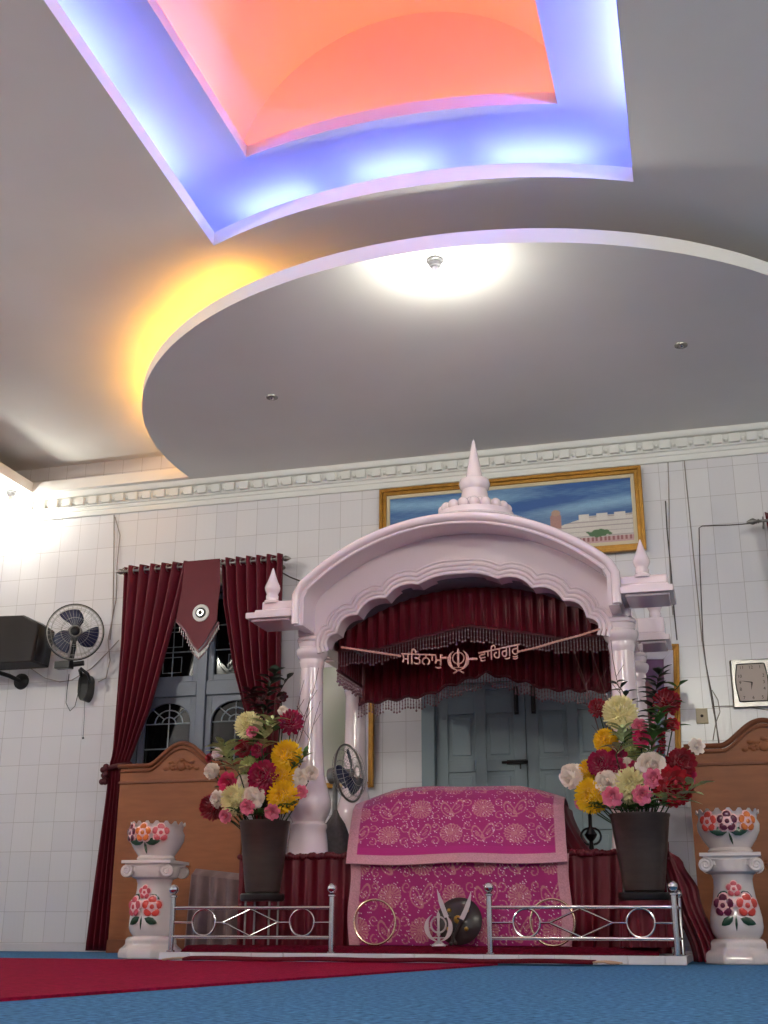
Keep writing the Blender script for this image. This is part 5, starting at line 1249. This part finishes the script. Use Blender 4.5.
for k in range(1, 13):
    a = PI / 2 - k * PI / 6; t = bpy.data.curves.new('n', 'FONT'); t.body = str(k); t.size = .034; t.align_x = 'CENTER'; t.align_y = 'CENTER'; t.extrude = .0006
    ob_ = bpy.data.objects.new('n', t); COL.objects.link(ob_); dg = bpy.context.evaluated_depsgraph_get(); me = bpy.data.meshes.new_from_object(ob_.evaluated_get(dg)); bpy.data.objects.remove(ob_)
    if k in (12, 6): rx_, rz_ = 0, .118 * (1 if k == 12 else -1)
    else: sc_ = min(.088 / max(1e-3, abs(math.cos(a))), .118 / max(1e-3, abs(math.sin(a)))); rx_, rz_ = sc_ * math.cos(a), sc_ * math.sin(a)
    me.transform(Matrix.Translation((cl.x + rx_ - cl.x, 9.6325 - 9.66, rz_)) @ Matrix.Rotation(PI / 2, 4, 'X')); me.materials.clear(); me.materials.append(M['ink'])
    n_ = bpy.data.objects.new('numeral', me); COL.objects.link(n_); n_.parent = o
for L_, an, w in ((.062, -100, .006), (.092, 170, .004), ):
    a = math.radians(an); mb = MB(); mb.prism([(cl.x - w * math.sin(a) * -1, cl.z - w * math.cos(a)), (cl.x + L_ * math.cos(a), cl.z + L_ * math.sin(a)), (cl.x - w * math.sin(a), cl.z + w * math.cos(a))], 9.628, 9.630, 'y'); mb.build('hand', M['ink'], o)
# socket, conduit and cables
so_ = at(702, 716, 9.68); o = thing('wall_socket', 'beige wall socket beside the askew picture', 'socket', (so_.x, 9.68, so_.z)); mb = MB(); mb.box(so_.x - .045, 9.672, so_.z - .06, so_.x + .045, 9.689, so_.z + .06); mb.build('plate', M['cream'], o, bevel=.004)
mb = MB(); mb.lathe([(.012, 0), (.011, .006)], (so_.x, 9.672, so_.z), 12, True, Matrix.Rotation(PI / 2, 3, 'X')); mb.build('outlet', M['wiredark'], o)
def cable(label, pts, r=.006, m_='wire', y=9.686):
    P = [at(*p, y) for p in pts]; mb = MB(); mb.tube(P, r, 6); tag(mb.build('cable', M[m_], loc=P[-1]), label, 'cable', 'wall cables')
cable('cable dropping from the cornice just right of the painting, behind the white canopy', [(668, 461), (669, 500), (669.5, 560), (671, 590), (673, 615)], .0045)
cable('dark cable beside the thin one right of the painting', [(665.5, 501), (667, 530), (671, 570), (674, 610), (677, 640)], .005, 'wiredark')
cable('long cable from the cornice passing the socket behind the right headboard', [(684, 459), (688, 500), (692, 540), (698, 600), (702, 640), (710, 690), (717, 730), (721, 752)], .0045)
cable('cable bent square from the right curtain rod down past the clock', [(757, 523), (730, 525), (702, 526), (699, 528), (700, 570), (703, 640), (706, 665), (713, 700), (719, 745)], .0045, 'wiredark')
cable('thin cable sagging under the clock', [(712, 706.5), (730, 706), (745, 706.5), (768, 710), (790, 712)], .004)
cable('thin cable looping beside the socket', [(712, 690), (718, 700), (720, 712), (716, 722), (713, 740)], .004)
cable('thin cable running down the wall left of the left curtain rod', [(114, 515), (114, 540), (113.5, 575), (113, 610), (110, 640)], .005)
cable('thin cable hanging beside it and looping back to the fan', [(115, 517), (120, 535), (117, 565), (116, 600), (108, 640), (110, 660), (106, 678), (98, 682)], .0045)
cable('thin cable sagging between the speaker and the fan', [(30, 668), (45, 678), (60, 682), (72, 680), (92, 668), (105, 655), (119, 640)], .004)
cable('dark cable running from the left curtain rod behind the white canopy', [(281, 572), (290, 577), (300, 581), (320, 590)], .006, 'wiredark')
w = bpy.data.worlds.new('world'); sc.world = w; w.use_nodes = True; w.node_tree.nodes['Background'].inputs[0].default_value = (.02, .022, .03, 1); w.node_tree.nodes['Background'].inputs[1].default_value = .3
sc.view_settings.exposure = EXPO
